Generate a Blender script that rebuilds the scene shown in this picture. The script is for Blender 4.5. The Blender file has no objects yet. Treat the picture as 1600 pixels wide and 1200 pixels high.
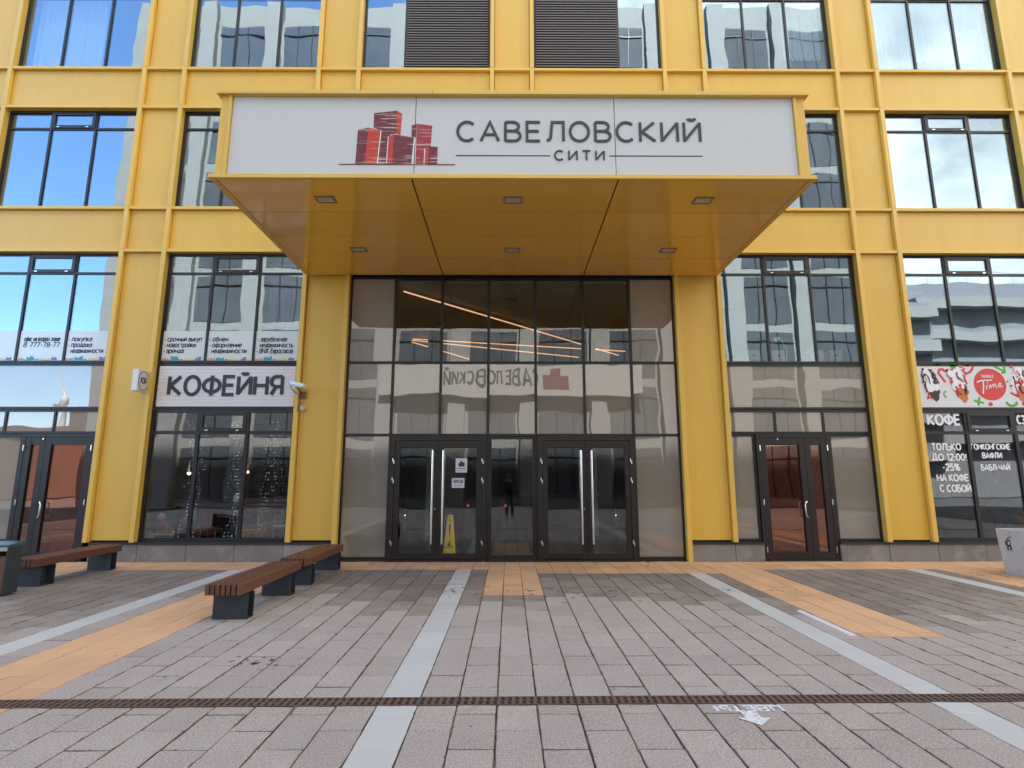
import bpy, bmesh, math, random
from mathutils import Vector, Matrix
random.seed(7)
R = math.radians
S = bpy.context.scene
COL = S.collection

# ------------------------------------------------------------ camera, sky, sun, exposure
F_PX, PITCH_CAM, YAW, CAM = 857.0, math.atan(147 / 857.0), R(0.3), Vector((-0.058, -11.0, 1.6))
cd = bpy.data.cameras.new('camera'); cam = bpy.data.objects.new('camera', cd); COL.objects.link(cam)
cd.sensor_width = 36; cd.lens = 36 * F_PX / 1600; cd.clip_end = 6000; cd.clip_start = 0.05
cam.location = CAM; cam.rotation_euler = (R(90) + PITCH_CAM, 0, -YAW)
S.camera = cam

SUN_EL, SUN_AZ = R(54), R(12)     # azimuth clockwise from +Y
w = bpy.data.worlds.new('World'); S.world = w; w.use_nodes = True
nt = w.node_tree; nt.nodes.clear()
def N(t, kind, **kw):
    n = t.nodes.new(kind)
    for k, v in kw.items():
        if k.startswith('i_'):
            key = k[2:]
            n.inputs[int(key) if key.isdigit() else key.replace('_', ' ')].default_value = v
        else: setattr(n, k, v)
    return n
sky = N(nt, 'ShaderNodeTexSky', sky_type='NISHITA', sun_disc=False, sun_elevation=SUN_EL, sun_rotation=SUN_AZ,
        air_density=1.0, dust_density=0.2, ozone_density=5.0)
tc = N(nt, 'ShaderNodeTexCoord'); sep = N(nt, 'ShaderNodeSeparateXYZ'); nt.links.new(tc.outputs['Generated'], sep.inputs[0])
def M(t, op, a, b=None, c=None, clamp=False):
    n = t.nodes.new('ShaderNodeMath'); n.operation = op; n.use_clamp = clamp
    for i, v in enumerate((a, b, c)):
        if v is None: continue
        if isinstance(v, (int, float)): n.inputs[i].default_value = v
        else: t.links.new(v, n.inputs[i])
    return n.outputs[0]
zc = M(nt, 'ADD', M(nt, 'MAXIMUM', sep.outputs[2], 0.0), 0.28)
cmb = N(nt, 'ShaderNodeCombineXYZ')
nt.links.new(M(nt, 'DIVIDE', sep.outputs[0], zc), cmb.inputs[0]); nt.links.new(M(nt, 'DIVIDE', sep.outputs[1], zc), cmb.inputs[1])
cmb.inputs[2].default_value = 3.1
cn = N(nt, 'ShaderNodeTexNoise', i_Scale=1.5, i_Detail=9.0, i_Roughness=0.56, i_Distortion=0.25)
nt.links.new(cmb.outputs[0], cn.inputs['Vector'])
cov = M(nt, 'ADD', cn.outputs['Fac'], M(nt, 'ADD', 0.10, M(nt, 'MULTIPLY', sep.outputs[0], 0.42)))
cov = M(nt, 'ADD', cov, M(nt, 'MULTIPLY', M(nt, 'SUBTRACT', 0.25, sep.outputs[2]), 0.15))
ramp = N(nt, 'ShaderNodeMapRange', i_1=0.40, i_2=0.60, i_3=0.0, i_4=1.0); ramp.interpolation_type = 'SMOOTHSTEP'
nt.links.new(cov, ramp.inputs[0])
cn2 = N(nt, 'ShaderNodeTexNoise', i_Scale=3.0, i_Detail=6.0, i_Roughness=0.6); nt.links.new(cmb.outputs[0], cn2.inputs['Vector'])
cc = N(nt, 'ShaderNodeMix', data_type='RGBA'); cc.inputs[6].default_value = (2.4, 2.45, 2.5, 1); cc.inputs[7].default_value = (5.8, 5.65, 5.4, 1)
cr2 = N(nt, 'ShaderNodeMapRange', i_1=0.36, i_2=0.66, i_3=0.0, i_4=1.0); nt.links.new(cn2.outputs['Fac'], cr2.inputs[0]); nt.links.new(cr2.outputs[0], cc.inputs[0])
mx = N(nt, 'ShaderNodeMix', data_type='RGBA'); nt.links.new(ramp.outputs[0], mx.inputs[0]); nt.links.new(sky.outputs[0], mx.inputs[6]); nt.links.new(cc.outputs[2], mx.inputs[7])
bg = N(nt, 'ShaderNodeBackground', i_Strength=0.13); out = N(nt, 'ShaderNodeOutputWorld')
nt.links.new(mx.outputs[2], bg.inputs[0]); nt.links.new(bg.outputs[0], out.inputs[0])

sl = bpy.data.lights.new('sun', 'SUN'); so = bpy.data.objects.new('sun', sl); COL.objects.link(so)
sl.energy = 5.0; sl.angle = R(1.5); sl.color = (1.0, 0.95, 0.88)
sd = Vector((math.sin(SUN_AZ) * math.cos(SUN_EL), math.cos(SUN_AZ) * math.cos(SUN_EL), math.sin(SUN_EL)))
so.rotation_euler = sd.to_track_quat('Z', 'Y').to_euler()

S.view_settings.view_transform = 'Standard'; S.view_settings.look = 'None'
S.view_settings.exposure = 2.72; S.view_settings.gamma = 1.0
S.render.engine = 'CYCLES'
cy = S.cycles; cy.use_denoising = True; cy.max_bounces = 10; cy.transparent_max_bounces = 24
cy.glossy_bounces = 5; cy.diffuse_bounces = 4; cy.sample_clamp_indirect = 6; cy.caustics_reflective = False; cy.caustics_refractive = False

# ------------------------------------------------------------ materials
MATS = {}
def mat(name, color, rough=0.6, metal=0.0, var=0.0, vscale=3.0, stretch=(1, 1, 1), bump=0.0, bscale=40.0, coat=0.0,
        spec=0.5, obrand=0.0, island=0.0, speck=0.0, sscale=220.0, blotch=None, emit=None, estr=0.0, bdist=0.01, lowbump=0.0):
    m = bpy.data.materials.new(name); m.use_nodes = True; t = m.node_tree; b = t.nodes['Principled BSDF']
    MATS[name] = m
    b.inputs['Roughness'].default_value = rough; b.inputs['Metallic'].default_value = metal
    b.inputs['Specular IOR Level'].default_value = spec; b.inputs['Coat Weight'].default_value = coat; b.inputs['Coat Roughness'].default_value = 0.12
    geo = N(t, 'ShaderNodeNewGeometry'); mp = N(t, 'ShaderNodeMapping'); mp.inputs['Scale'].default_value = stretch
    t.links.new(geo.outputs['Position'], mp.inputs[0])
    col = None; rgb = N(t, 'ShaderNodeRGB'); rgb.outputs[0].default_value = (*color, 1); col = rgb.outputs[0]
    fac = None
    def addf(sock):
        nonlocal fac
        fac = sock if fac is None else M(t, 'ADD', fac, sock)
    def noise(scale, detail=5, rough=0.6):
        n = N(t, 'ShaderNodeTexNoise', i_Scale=scale, i_Detail=detail, i_Roughness=rough); t.links.new(mp.outputs[0], n.inputs['Vector']); return n.outputs['Fac']
    if var: addf(M(t, 'MULTIPLY', M(t, 'SUBTRACT', noise(vscale), 0.5), 2 * var))
    if speck: addf(M(t, 'MULTIPLY', M(t, 'SUBTRACT', noise(sscale, 2, 0.7), 0.5), 2 * speck))
    if obrand or island:
        oi = N(t, 'ShaderNodeObjectInfo')
        r = M(t, 'FRACT', M(t, 'ADD', oi.outputs['Random'], geo.outputs['Random Per Island'])) if island else oi.outputs['Random']
        addf(M(t, 'MULTIPLY', M(t, 'SUBTRACT', r, 0.5), 2 * (obrand or island)))
    if fac is not None:
        k = M(t, 'ADD', 1.0, fac); v = N(t, 'ShaderNodeVectorMath', operation='SCALE'); t.links.new(col, v.inputs[0]); t.links.new(k, v.inputs['Scale']); col = v.outputs[0]
    if blotch:      # (colour, scale, lo, hi, amount)
        bc, bs, lo, hi, am = blotch
        mr = N(t, 'ShaderNodeMapRange', i_1=lo, i_2=hi, i_3=0.0, i_4=am); t.links.new(noise(bs, 8, 0.65), mr.inputs[0])
        mm = N(t, 'ShaderNodeMix', data_type='RGBA'); t.links.new(mr.outputs[0], mm.inputs[0]); t.links.new(col, mm.inputs[6]); mm.inputs[7].default_value = (*bc, 1); col = mm.outputs[2]
    t.links.new(col, b.inputs['Base Color'])
    if bump or lowbump:
        bn = N(t, 'ShaderNodeBump', i_Strength=bump or 1.0); bn.inputs['Distance'].default_value = bdist
        t.links.new(noise(bscale, 4, 0.6), bn.inputs['Height']); t.links.new(bn.outputs[0], b.inputs['Normal'])
    if emit:
        b.inputs['Emission Color'].default_value = (*emit, 1); b.inputs['Emission Strength'].default_value = estr
    return m

def glass(name, base, ior, tint=(1, 1, 1), refl=(1, 1, 1), wav=0.0035, wscale=1.1, rough=0.0, back=None):
    m = bpy.data.materials.new(name); m.use_nodes = True; t = m.node_tree; t.nodes.clear(); MATS[name] = m
    o = N(t, 'ShaderNodeOutputMaterial'); tr = N(t, 'ShaderNodeBsdfTransparent'); gl = N(t, 'ShaderNodeBsdfGlossy'); mix = N(t, 'ShaderNodeMixShader')
    if back:        # enamelled spandrel glass: opaque colour under the glass surface
        tr = N(t, 'ShaderNodeBsdfDiffuse'); tint = back
    tr.inputs[0].default_value = (*tint, 1); gl.inputs[0].default_value = (*refl, 1); gl.inputs['Roughness'].default_value = rough
    geo = N(t, 'ShaderNodeNewGeometry'); oi = N(t, 'ShaderNodeObjectInfo')
    ns = N(t, 'ShaderNodeTexNoise', noise_dimensions='4D', i_Scale=wscale, i_Detail=1.0, i_Roughness=0.4)
    t.links.new(geo.outputs['Position'], ns.inputs['Vector']); t.links.new(M(t, 'MULTIPLY', oi.outputs['Random'], 37.0), ns.inputs['W'])
    bp = N(t, 'ShaderNodeBump', i_Strength=1.0); bp.inputs['Distance'].default_value = wav; t.links.new(ns.outputs['Fac'], bp.inputs['Height'])
    t.links.new(bp.outputs[0], gl.inputs['Normal'])
    dt = N(t, 'ShaderNodeVectorMath', operation='DOT_PRODUCT'); t.links.new(bp.outputs[0], dt.inputs[0]); t.links.new(geo.outputs['Incoming'], dt.inputs[1])
    f0 = ((ior - 1) / (ior + 1)) ** 2; f0 = f0 + base
    cs5 = M(t, 'POWER', M(t, 'SUBTRACT', 1.0, M(t, 'ABSOLUTE', dt.outputs['Value'], clamp=True)), 5.0)
    f = M(t, 'ADD', M(t, 'MULTIPLY', cs5, 1 - f0), f0, clamp=True)
    t.links.new(f, mix.inputs[0]); t.links.new(tr.outputs[0], mix.inputs[1]); t.links.new(gl.outputs[0], mix.inputs[2]); t.links.new(mix.outputs[0], o.inputs[0])
    return m

YC = (0.70, 0.435, 0.068)
mat('yellow', YC, rough=0.45, var=0.085, vscale=1.6, stretch=(2.4, 1, 0.55), coat=0.12, bump=0.25, bscale=1.6, bdist=0.012, obrand=0.035, blotch=((0.55, 0.33, 0.07), 2.2, 0.56, 0.80, 0.32))
mat('yellow_trim', (0.72, 0.465, 0.09), rough=0.42, var=0.06, vscale=2.0, coat=0.1, obrand=0.03)
mat('soffit', (0.85, 0.47, 0.055), rough=0.12, var=0.05, vscale=1.2, coat=0.4, bump=0.5, bscale=1.1, bdist=0.006, obrand=0.06)
mat('frame', (0.012, 0.0115, 0.013), rough=0.42, var=0.1)
mat('brown_frame', (0.015, 0.0105, 0.010), rough=0.4, var=0.15)
mat('flashing', (0.02, 0.02, 0.02), rough=0.5)
mat('rubber', (0.015, 0.015, 0.015), rough=0.8)
mat('louvre', (0.17, 0.155, 0.15), rough=0.5, var=0.1)
mat('steel', (0.72, 0.71, 0.70), rough=0.22, metal=1.0)
mat('white_sign', (0.57, 0.595, 0.615), rough=0.35, var=0.02, blotch=((0.60, 0.55, 0.46), 2.0, 0.62, 0.85, 0.35))
mat('ink', (0.025, 0.028, 0.04), rough=0.5)
mat('navy_ink', (0.022, 0.024, 0.045), rough=0.5)
mat('white_print', (0.78, 0.79, 0.82), rough=0.5)
mat('spandrel', (0.50, 0.475, 0.43), rough=0.7, var=0.10, vscale=1.4, stretch=(3, 1, 0.6))
mat('plinth', (0.20, 0.185, 0.175), rough=0.7, var=0.25, vscale=2.2, bump=0.3, bscale=30, obrand=0.15, blotch=((0.36, 0.335, 0.31), 2.6, 0.50, 0.70, 0.55))
mat('paver_grey', (0.338, 0.287, 0.253), rough=0.85, var=0.17, vscale=1.7, island=0.07, speck=1.0, sscale=85, bump=0.5, bscale=140, bdist=0.004, blotch=((0.13, 0.10, 0.085), 3.9, 0.60, 0.80, 0.55))
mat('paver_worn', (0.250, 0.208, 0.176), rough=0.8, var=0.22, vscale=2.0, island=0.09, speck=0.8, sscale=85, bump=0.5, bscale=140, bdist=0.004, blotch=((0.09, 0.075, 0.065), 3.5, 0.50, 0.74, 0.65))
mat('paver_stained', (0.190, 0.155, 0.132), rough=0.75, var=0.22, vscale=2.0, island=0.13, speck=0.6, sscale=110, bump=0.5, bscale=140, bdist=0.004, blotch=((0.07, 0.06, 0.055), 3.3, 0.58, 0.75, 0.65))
mat('paver_white', (0.44, 0.435, 0.415), rough=0.7, var=0.10, vscale=2.0, island=0.05, speck=0.08, sscale=160, blotch=((0.22, 0.21, 0.2), 4.0, 0.66, 0.8, 0.5))
mat('paver_orange', (0.55, 0.325, 0.175), rough=0.8, var=0.14, vscale=1.6, island=0.10, speck=0.10, sscale=140, blotch=((0.33, 0.19, 0.10), 4.0, 0.62, 0.78, 0.5))
mat('joint', (0.032, 0.022, 0.017), rough=0.95, var=0.5, vscale=9)
mat('crumb', (0.13, 0.082, 0.05), rough=0.95, var=0.5, vscale=60)
mat('stain', (0.085, 0.068, 0.058), rough=0.8, var=0.4, vscale=30)
mat('asphalt', (0.06, 0.06, 0.062), rough=0.9, var=0.2, vscale=1.5)
mat('rust', (0.11, 0.062, 0.043), rough=0.8, var=0.4, vscale=8)
mat('channel', (0.02, 0.014, 0.011), rough=0.9)
mat('paint', (0.62, 0.63, 0.64), rough=0.8, blotch=((0.33, 0.29, 0.27), 26.0, 0.50, 0.62, 0.7))
mat('wood', (0.115, 0.046, 0.025), rough=0.5, var=0.6, vscale=3.0, stretch=(30, 1.2, 30), obrand=0.2, coat=0.05)
mat('anthracite', (0.030, 0.038, 0.048), rough=0.5, var=0.15, vscale=6)
mat('bin_lid_sky_tint', (0.04, 0.10, 0.13), rough=0.25, coat=0.4)  # blue sky reflection put into the base colour of the lid
mat('concrete', (0.54, 0.525, 0.505), rough=0.85, var=0.12, vscale=5, bump=0.4, bscale=60, bdist=0.004, blotch=((0.22, 0.21, 0.2), 6.0, 0.60, 0.75, 0.6))
mat('soil', (0.05, 0.035, 0.025), rough=0.95)
mat('dry_leaf', (0.17, 0.085, 0.03), rough=0.8, island=0.5)
mat('twig', (0.08, 0.05, 0.03), rough=0.9)
mat('wall_dark', (0.15, 0.13, 0.115), rough=0.8, var=0.2, vscale=0.8)
mat('wall_mid', (0.20, 0.20, 0.205), rough=0.8, var=0.2, vscale=0.8)
mat('wall_lobby', (0.035, 0.042, 0.040), rough=0.7, var=0.3, vscale=0.6)
mat('ceil_green', (0.016, 0.042, 0.026), rough=0.45, var=0.2, vscale=0.7)
mat('floor_in', (0.10, 0.10, 0.105), rough=0.25, var=0.15)
mat('terracotta', (0.46, 0.22, 0.14), rough=0.7, var=0.15, vscale=1.0)
mat('curtain', (0.62, 0.64, 0.66), rough=0.9)
mat('curtain_lilac', (0.22, 0.17, 0.25), rough=0.9, var=0.2, stretch=(8, 1, 0.3))
mat('led', (1, 1, 1), emit=(1.0, 0.46, 0.24), estr=0.17)
mat('bead', (1, 1, 1), emit=(0.75, 0.88, 1.0), estr=0.5)
mat('warm_bulb', (1, 1, 1), emit=(1.0, 0.45, 0.2), estr=5.0)
mat('red_lamp', (1, 0.1, 0.05), emit=(1.0, 0.08, 0.04), estr=0.12)
mat('downlight', (0.5, 0.48, 0.44), rough=0.4)
mat('lamp_frame', (0.30, 0.20, 0.09), rough=0.5)
mat('caution', (0.90, 0.56, 0.008), rough=0.4)
mat('paper', (0.62, 0.64, 0.70), rough=0.7)
mat('poster', (0.60, 0.66, 0.68), rough=0.25, coat=0.8)
mat('board', (0.68, 0.665, 0.675), coat=0.5, rough=0.5, var=0.06, vscale=3.0, stretch=(0.4, 1, 26))
mat('red', (0.62, 0.045, 0.045), rough=0.45)
mat('green', (0.10, 0.36, 0.03), rough=0.5)
mat('teal', (0.02, 0.33, 0.40), rough=0.5)
mat('yellow_print', (0.68, 0.58, 0.22), rough=0.5)
mat('salmon', (0.68, 0.27, 0.20), rough=0.5)
mat('violet', (0.20, 0.16, 0.38), rough=0.5)
mat('choco', (0.045, 0.02, 0.016), rough=0.5, var=0.5, vscale=16)
mat('waffle', (0.55, 0.17, 0.05), rough=0.5, var=0.3, vscale=22)
mat('chair_blue', (0.05, 0.42, 0.62), rough=0.4)
mat('white_plastic', (0.70, 0.71, 0.72), rough=0.4)
mat('bracket', (0.16, 0.10, 0.075), rough=0.6)
mat('cream_wood', (0.55, 0.50, 0.40), rough=0.7)
mat('plush', (0.30, 0.03, 0.03), rough=0.9)
mat('opp_logo', (0.09, 0.022, 0.02), rough=0.6)
mat('banner_white', (0.66, 0.67, 0.69), rough=0.4, coat=0.4)
mat('opp_fascia', (0.28, 0.275, 0.265), rough=0.6)
mat('opp_wall', (0.21, 0.207, 0.20), rough=0.7, var=0.08, vscale=0.7)
mat('opp_dark', (0.075, 0.082, 0.095), rough=0.12, var=0.5, vscale=0.5)
mat('brick_red', (0.085, 0.055, 0.048), rough=0.85, var=0.2, vscale=0.5)
mat('grey_block', (0.15, 0.155, 0.17), rough=0.7, var=0.2, vscale=0.3)
mat('jacket', (0.018, 0.018, 0.022), rough=0.85)
mat('jacket_grey', (0.075, 0.075, 0.062), rough=0.85)
def logo_mat(name, ca, cb):
    m = mat(name, ca, rough=0.45); t = m.node_tree; b = t.nodes['Principled BSDF']
    geo = [n for n in t.nodes if n.type == 'NEW_GEOMETRY'][0]
    mp = N(t, 'ShaderNodeMapping'); mp.inputs['Scale'].default_value = (2.2, 1, 34); t.links.new(geo.outputs['Position'], mp.inputs[0])
    ns = N(t, 'ShaderNodeTexNoise', i_Scale=1.0, i_Detail=3.0, i_Roughness=0.6); t.links.new(mp.outputs[0], ns.inputs['Vector'])
    mr = N(t, 'ShaderNodeMapRange', i_1=0.55, i_2=0.66, i_3=0.0, i_4=0.75); t.links.new(ns.outputs['Fac'], mr.inputs[0])
    mm = N(t, 'ShaderNodeMix', data_type='RGBA'); mm.inputs[6].default_value = (*ca, 1); mm.inputs[7].default_value = (*cb, 1); t.links.new(mr.outputs[0], mm.inputs[0]); t.links.new(mm.outputs[2], b.inputs['Base Color'])
logo_mat('logo_maroon', (0.13, 0.012, 0.022), (0.62, 0.60, 0.62))
logo_mat('logo_red', (0.50, 0.035, 0.02), (0.62, 0.30, 0.25))
logo_mat('logo_crimson', (0.30, 0.022, 0.03), (0.62, 0.45, 0.42))
glass('glass_up', 0.16, 1.6, tint=(0.86, 0.92, 0.94), refl=(0.76, 0.91, 1.0))
glass('glass_shop', 0.05, 1.6, tint=(0.82, 0.86, 0.88), refl=(0.95, 0.98, 1.0))
glass('glass_lobby', 0.03, 1.6, tint=(0.92, 0.96, 0.94), refl=(0.95, 0.98, 1.0))
glass('glass_spandrel', 0.075, 1.6, back=(0.235, 0.212, 0.172), refl=(0.97, 0.98, 1.0), wav=0.006)
glass('glass_sign', 0.01, 1.5, tint=(0.95, 0.95, 0.95))
glass('glass_bronze', 0.15, 1.6, tint=(0.86, 0.60, 0.50), refl=(1.0, 0.68, 0.56))

# ------------------------------------------------------------ mesh helpers
class MB:
    def __init__(s): s.v = []; s.f = []
    def add(s, vs, fs):
        o = len(s.v); s.v += [tuple(v) for v in vs]; s.f += [tuple(i + o for i in f) for f in fs]; return s
    def box(s, x0, x1, y0, y1, z0, z1):
        return s.add([(x0, y0, z0), (x1, y0, z0), (x1, y1, z0), (x0, y1, z0), (x0, y0, z1), (x1, y0, z1), (x1, y1, z1), (x0, y1, z1)],
                     [(3, 2, 1, 0), (4, 5, 6, 7), (0, 1, 5, 4), (1, 2, 6, 5), (2, 3, 7, 6), (3, 0, 4, 7)])
    def cyl(s, p, q, r, n=10, r2=None):
        p, q = Vector(p), Vector(q); d = (q - p).normalized(); a = d.orthogonal().normalized(); b = d.cross(a); r2 = r if r2 is None else r2
        vs = [p + (a * math.cos(t) + b * math.sin(t)) * r for t in (2 * math.pi * i / n for i in range(n))] + \
             [q + (a * math.cos(t) + b * math.sin(t)) * r2 for t in (2 * math.pi * i / n for i in range(n))]
        fs = [(i, (i + 1) % n, n + (i + 1) % n, n + i) for i in range(n)] + [tuple(range(n))[::-1], tuple(range(n, 2 * n))]
        return s.add(vs, fs)
    def tube(s, pts, r, n=8):
        pts = [Vector(p) for p in pts]; rings = []
        a = None
        for i, p in enumerate(pts):
            d = (pts[min(i + 1, len(pts) - 1)] - pts[max(i - 1, 0)]).normalized()
            a = d.orthogonal().normalized() if a is None else (a - d * a.dot(d)).normalized()
            b = d.cross(a); rings.append([p + (a * math.cos(t) + b * math.sin(t)) * (r[i] if isinstance(r, (list, tuple)) else r) for t in (2 * math.pi * k / n for k in range(n))])
        vs = [v for g in rings for v in g]; fs = []
        for i in range(len(pts) - 1):
            for k in range(n): fs.append((i * n + k, i * n + (k + 1) % n, (i + 1) * n + (k + 1) % n, (i + 1) * n + k))
        fs += [tuple(range(n))[::-1], tuple(range((len(pts) - 1) * n, len(pts) * n))]
        return s.add(vs, fs)
    def lathe(s, c, prof, n=16):
        c = Vector(c); vs = []; fs = []
        for (r, z) in prof:
            for k in range(n): t = 2 * math.pi * k / n; vs.append((c.x + r * math.cos(t), c.y + r * math.sin(t), c.z + z))
        for i in range(len(prof) - 1):
            for k in range(n): fs.append((i * n + k, i * n + (k + 1) % n, (i + 1) * n + (k + 1) % n, (i + 1) * n + k))
        fs += [tuple(range(n))[::-1], tuple(range((len(prof) - 1) * n, len(prof) * n))]
        return s.add(vs, fs)
    def plate(s, poly, y0, y1):          # polygon in (x, z), between two depths; y0 is the front
        n = len(poly); a = sum(poly[i][0] * poly[(i + 1) % n][1] - poly[(i + 1) % n][0] * poly[i][1] for i in range(n))
        if a < 0: poly = poly[::-1]
        vs = [(x, y0, z) for x, z in poly] + [(x, y1, z) for x, z in poly]
        fs = [tuple(range(n)), tuple(range(n, 2 * n))[::-1]] + [(i, n + i, n + (i + 1) % n, (i + 1) % n) for i in range(n)]
        return s.add(vs, fs)
    def ball(s, c, r, n=8, m=6, sx=1, sy=1, sz=1):
        prof = [(0.02, -1)] + [(math.sin(math.pi * i / m), -math.cos(math.pi * i / m)) for i in range(1, m)] + [(0.02, 1)]
        vs = []; fs = []
        for (a, z) in prof:
            for k in range(n): t = 2 * math.pi * k / n; vs.append((c[0] + r * a * math.cos(t) * sx, c[1] + r * a * math.sin(t) * sy, c[2] + r * z * sz))
        for i in range(len(prof) - 1):
            for k in range(n): fs.append((i * n + k, i * n + (k + 1) % n, (i + 1) * n + (k + 1) % n, (i + 1) * n + k))
        return s.add(vs, fs)
    def mesh(s, name, bevel=0.0, smooth=False):
        me = bpy.data.meshes.new(name); me.from_pydata(s.v, [], s.f)
        if bevel:
            bm = bmesh.new(); bm.from_mesh(me); bmesh.ops.remove_doubles(bm, verts=bm.verts, dist=1e-6)
            bmesh.ops.bevel(bm, geom=list(bm.edges), offset=bevel, segments=2, profile=0.6, affect='EDGES', clamp_overlap=True)
            bm.to_mesh(me); bm.free()
        if smooth: me.polygons.foreach_set('use_smooth', [True] * len(me.polygons))
        me.update(); return me

def tag(o, label=None, cat=None, group=None, kind=None):
    for k, v in (('label', label), ('category', cat), ('group', group), ('kind', kind)):
        if v: o[k] = v
    return o
def put(name, mb, m, parent=None, bevel=0.0, smooth=False, **kw):
    me = mb if isinstance(mb, bpy.types.Mesh) else mb.mesh(name, bevel, smooth)
    if not me.materials: me.materials.append(MATS[m])
    o = bpy.data.objects.new(name, me); COL.objects.link(o)
    if parent is not None: adopt(o, parent)
    return tag(o, **kw)
def world_loc(o):
    v = Vector(o.location)
    while o.parent is not None:
        o = o.parent; v += Vector(o.location) if o.type == 'EMPTY' else Vector((0, 0, 0))
    return v
def adopt(o, parent):
    o.parent = parent
    if parent.type == 'EMPTY': o.matrix_parent_inverse = Matrix.Translation(-Vector(parent.location))
def thing(name, loc, label, cat, group=None):
    o = bpy.data.objects.new(name, None); o.empty_display_size = 0.2; o.location = loc; COL.objects.link(o)
    return tag(o, label, cat, group)
def B(*a): return MB().box(*a)

# ------------------------------------------------------------ stroke lettering
def arc(cx, cy, rx, ry, a0, a1, n=14): return [(cx + rx * math.cos(R(a0 + (a1 - a0) * i / n)), cy + ry * math.sin(R(a0 + (a1 - a0) * i / n))) for i in range(n + 1)]
def G():
    g = {}
    g['А'] = (0.78, [[(0, 0), (0.39, 1), (0.78, 0)], [(0.15, 0.33), (0.63, 0.33)]])
    g['Б'] = (0.66, [[(0.60, 1), (0, 1), (0, 0)], [(0, 0)] + [(0.36, 0)] + arc(0.36, 0.29, 0.29, 0.29, -90, 90) + [(0, 0.58)]])
    g['В'] = (0.66, [[(0, 0), (0, 1)], [(0, 1), (0.34, 1)] + arc(0.34, 0.765, 0.25, 0.235, 90, -90)[1:] + [(0, 0.53)], [(0, 0), (0.38, 0)] + arc(0.38, 0.265, 0.28, 0.265, -90, 90)[1:] + [(0.2, 0.53)]])
    g['Г'] = (0.55, [[(0, 0), (0, 1), (0.55, 1)]])
    g['Д'] = (0.84, [[(0.14, 0.14), (0.30, 1), (0.66, 1), (0.66, 0.14)], [(0, -0.14), (0, 0.12), (0.84, 0.12), (0.84, -0.14)]])
    g['Е'] = (0.58, [[(0.58, 1), (0, 1), (0, 0), (0.58, 0)], [(0, 0.52), (0.52, 0.52)]])
    g['Ж'] = (0.98, [[(0.49, 0), (0.49, 1)], [(0.04, 1), (0.46, 0.5), (0, 0)], [(0.94, 1), (0.52, 0.5), (0.98, 0)]])
    g['З'] = (0.60, [arc(0.30, 0.76, 0.26, 0.24, 150, -80), arc(0.30, 0.26, 0.30, 0.26, 85, -150)])
    g['И'] = (0.70, [[(0, 1), (0, 0)], [(0.70, 1), (0.70, 0)], [(0.02, 0.05), (0.68, 0.95)]])
    g['Й'] = (0.70, g['И'][1] + [arc(0.35, 1.27, 0.18, 0.14, 200, 340)])
    g['К'] = (0.66, [[(0, 0), (0, 1)], [(0.62, 1), (0.08, 0.5), (0.66, 0)]])
    g['Л'] = (0.74, [[(0, 0.03)] + arc(0.0, 0.22, 0.17, 0.19, -70, -5, 5) + [(0.24, 1), (0.74, 1), (0.74, 0)]])
    g['М'] = (0.86, [[(0, 0), (0, 1), (0.43, 0.3), (0.86, 1), (0.86, 0)]])
    g['Н'] = (0.70, [[(0, 0), (0, 1)], [(0.70, 0), (0.70, 1)], [(0, 0.5), (0.70, 0.5)]])
    g['О'] = (0.82, [arc(0.41, 0.5, 0.41, 0.5, 0, 360, 28)])
    g['П'] = (0.68, [[(0, 0), (0, 1), (0.68, 1), (0.68, 0)]])
    g['Р'] = (0.62, [[(0, 0), (0, 1)], [(0, 1), (0.33, 1)] + arc(0.33, 0.72, 0.29, 0.28, 90, -90)[1:] + [(0, 0.44)]])
    g['С'] = (0.74, [arc(0.41, 0.5, 0.41, 0.5, 48, 312, 22)])
    g['Т'] = (0.68, [[(0.34, 0), (0.34, 1)], [(0, 1), (0.68, 1)]])
    g['У'] = (0.68, [[(0, 1), (0.34, 0.36)], [(0.68, 1), (0.30, 0.12), (0.10, 0)]])
    g['Ф'] = (0.92, [arc(0.46, 0.5, 0.46, 0.36, 0, 360, 28), [(0.46, -0.06), (0.46, 1.06)]])
    g['Х'] = (0.68, [[(0, 0), (0.68, 1)], [(0, 1), (0.68, 0)]])
    g['Ц'] = (0.78, [[(0, 1), (0, 0), (0.78, 0), (0.78, -0.18)], [(0.66, 1), (0.66, 0)]])
    g['Ч'] = (0.62, [[(0.62, 0), (0.62, 1)], [(0, 1), (0, 0.6)] + arc(0.2, 0.6, 0.2, 0.2, 180, 270, 6) + [(0.62, 0.42)]])
    g['Ы'] = (0.84, [[(0, 1), (0, 0), (0.28, 0)] + arc(0.28, 0.27, 0.25, 0.27, -90, 90)[1:] + [(0, 0.54)], [(0.84, 0), (0.84, 1)]])
    g['Ь'] = (0.60, [[(0, 1), (0, 0), (0.32, 0)] + arc(0.32, 0.28, 0.28, 0.28, -90, 90)[1:] + [(0, 0.56)]])
    g['Ю'] = (1.0, [[(0, 0), (0, 1)], [(0, 0.5), (0.26, 0.5)], arc(0.63, 0.5, 0.37, 0.5, 0, 360, 24)])
    g['Э'] = (0.70, [arc(0.29, 0.5, 0.41, 0.5, 132, -132, 22), [(0.2, 0.5), (0.68, 0.5)]])
    g['Я'] = (0.62, [[(0.62, 0), (0.62, 1)], [(0.62, 1), (0.29, 1)] + arc(0.29, 0.72, 0.29, 0.28, 90, 270)[1:] + [(0.62, 0.44)], [(0.28, 0.44), (0.02, 0)]])
    # lower-case forms drawn on the x-height (0.72)
    h = 0.72
    g['а'] = (0.50, [arc(0.25, 0.26, 0.25, 0.26, 0, 360, 18), [(0.5, 0), (0.5, 0.45)] + arc(0.26, 0.47, 0.24, 0.25, 0, 150, 8)])
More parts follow.
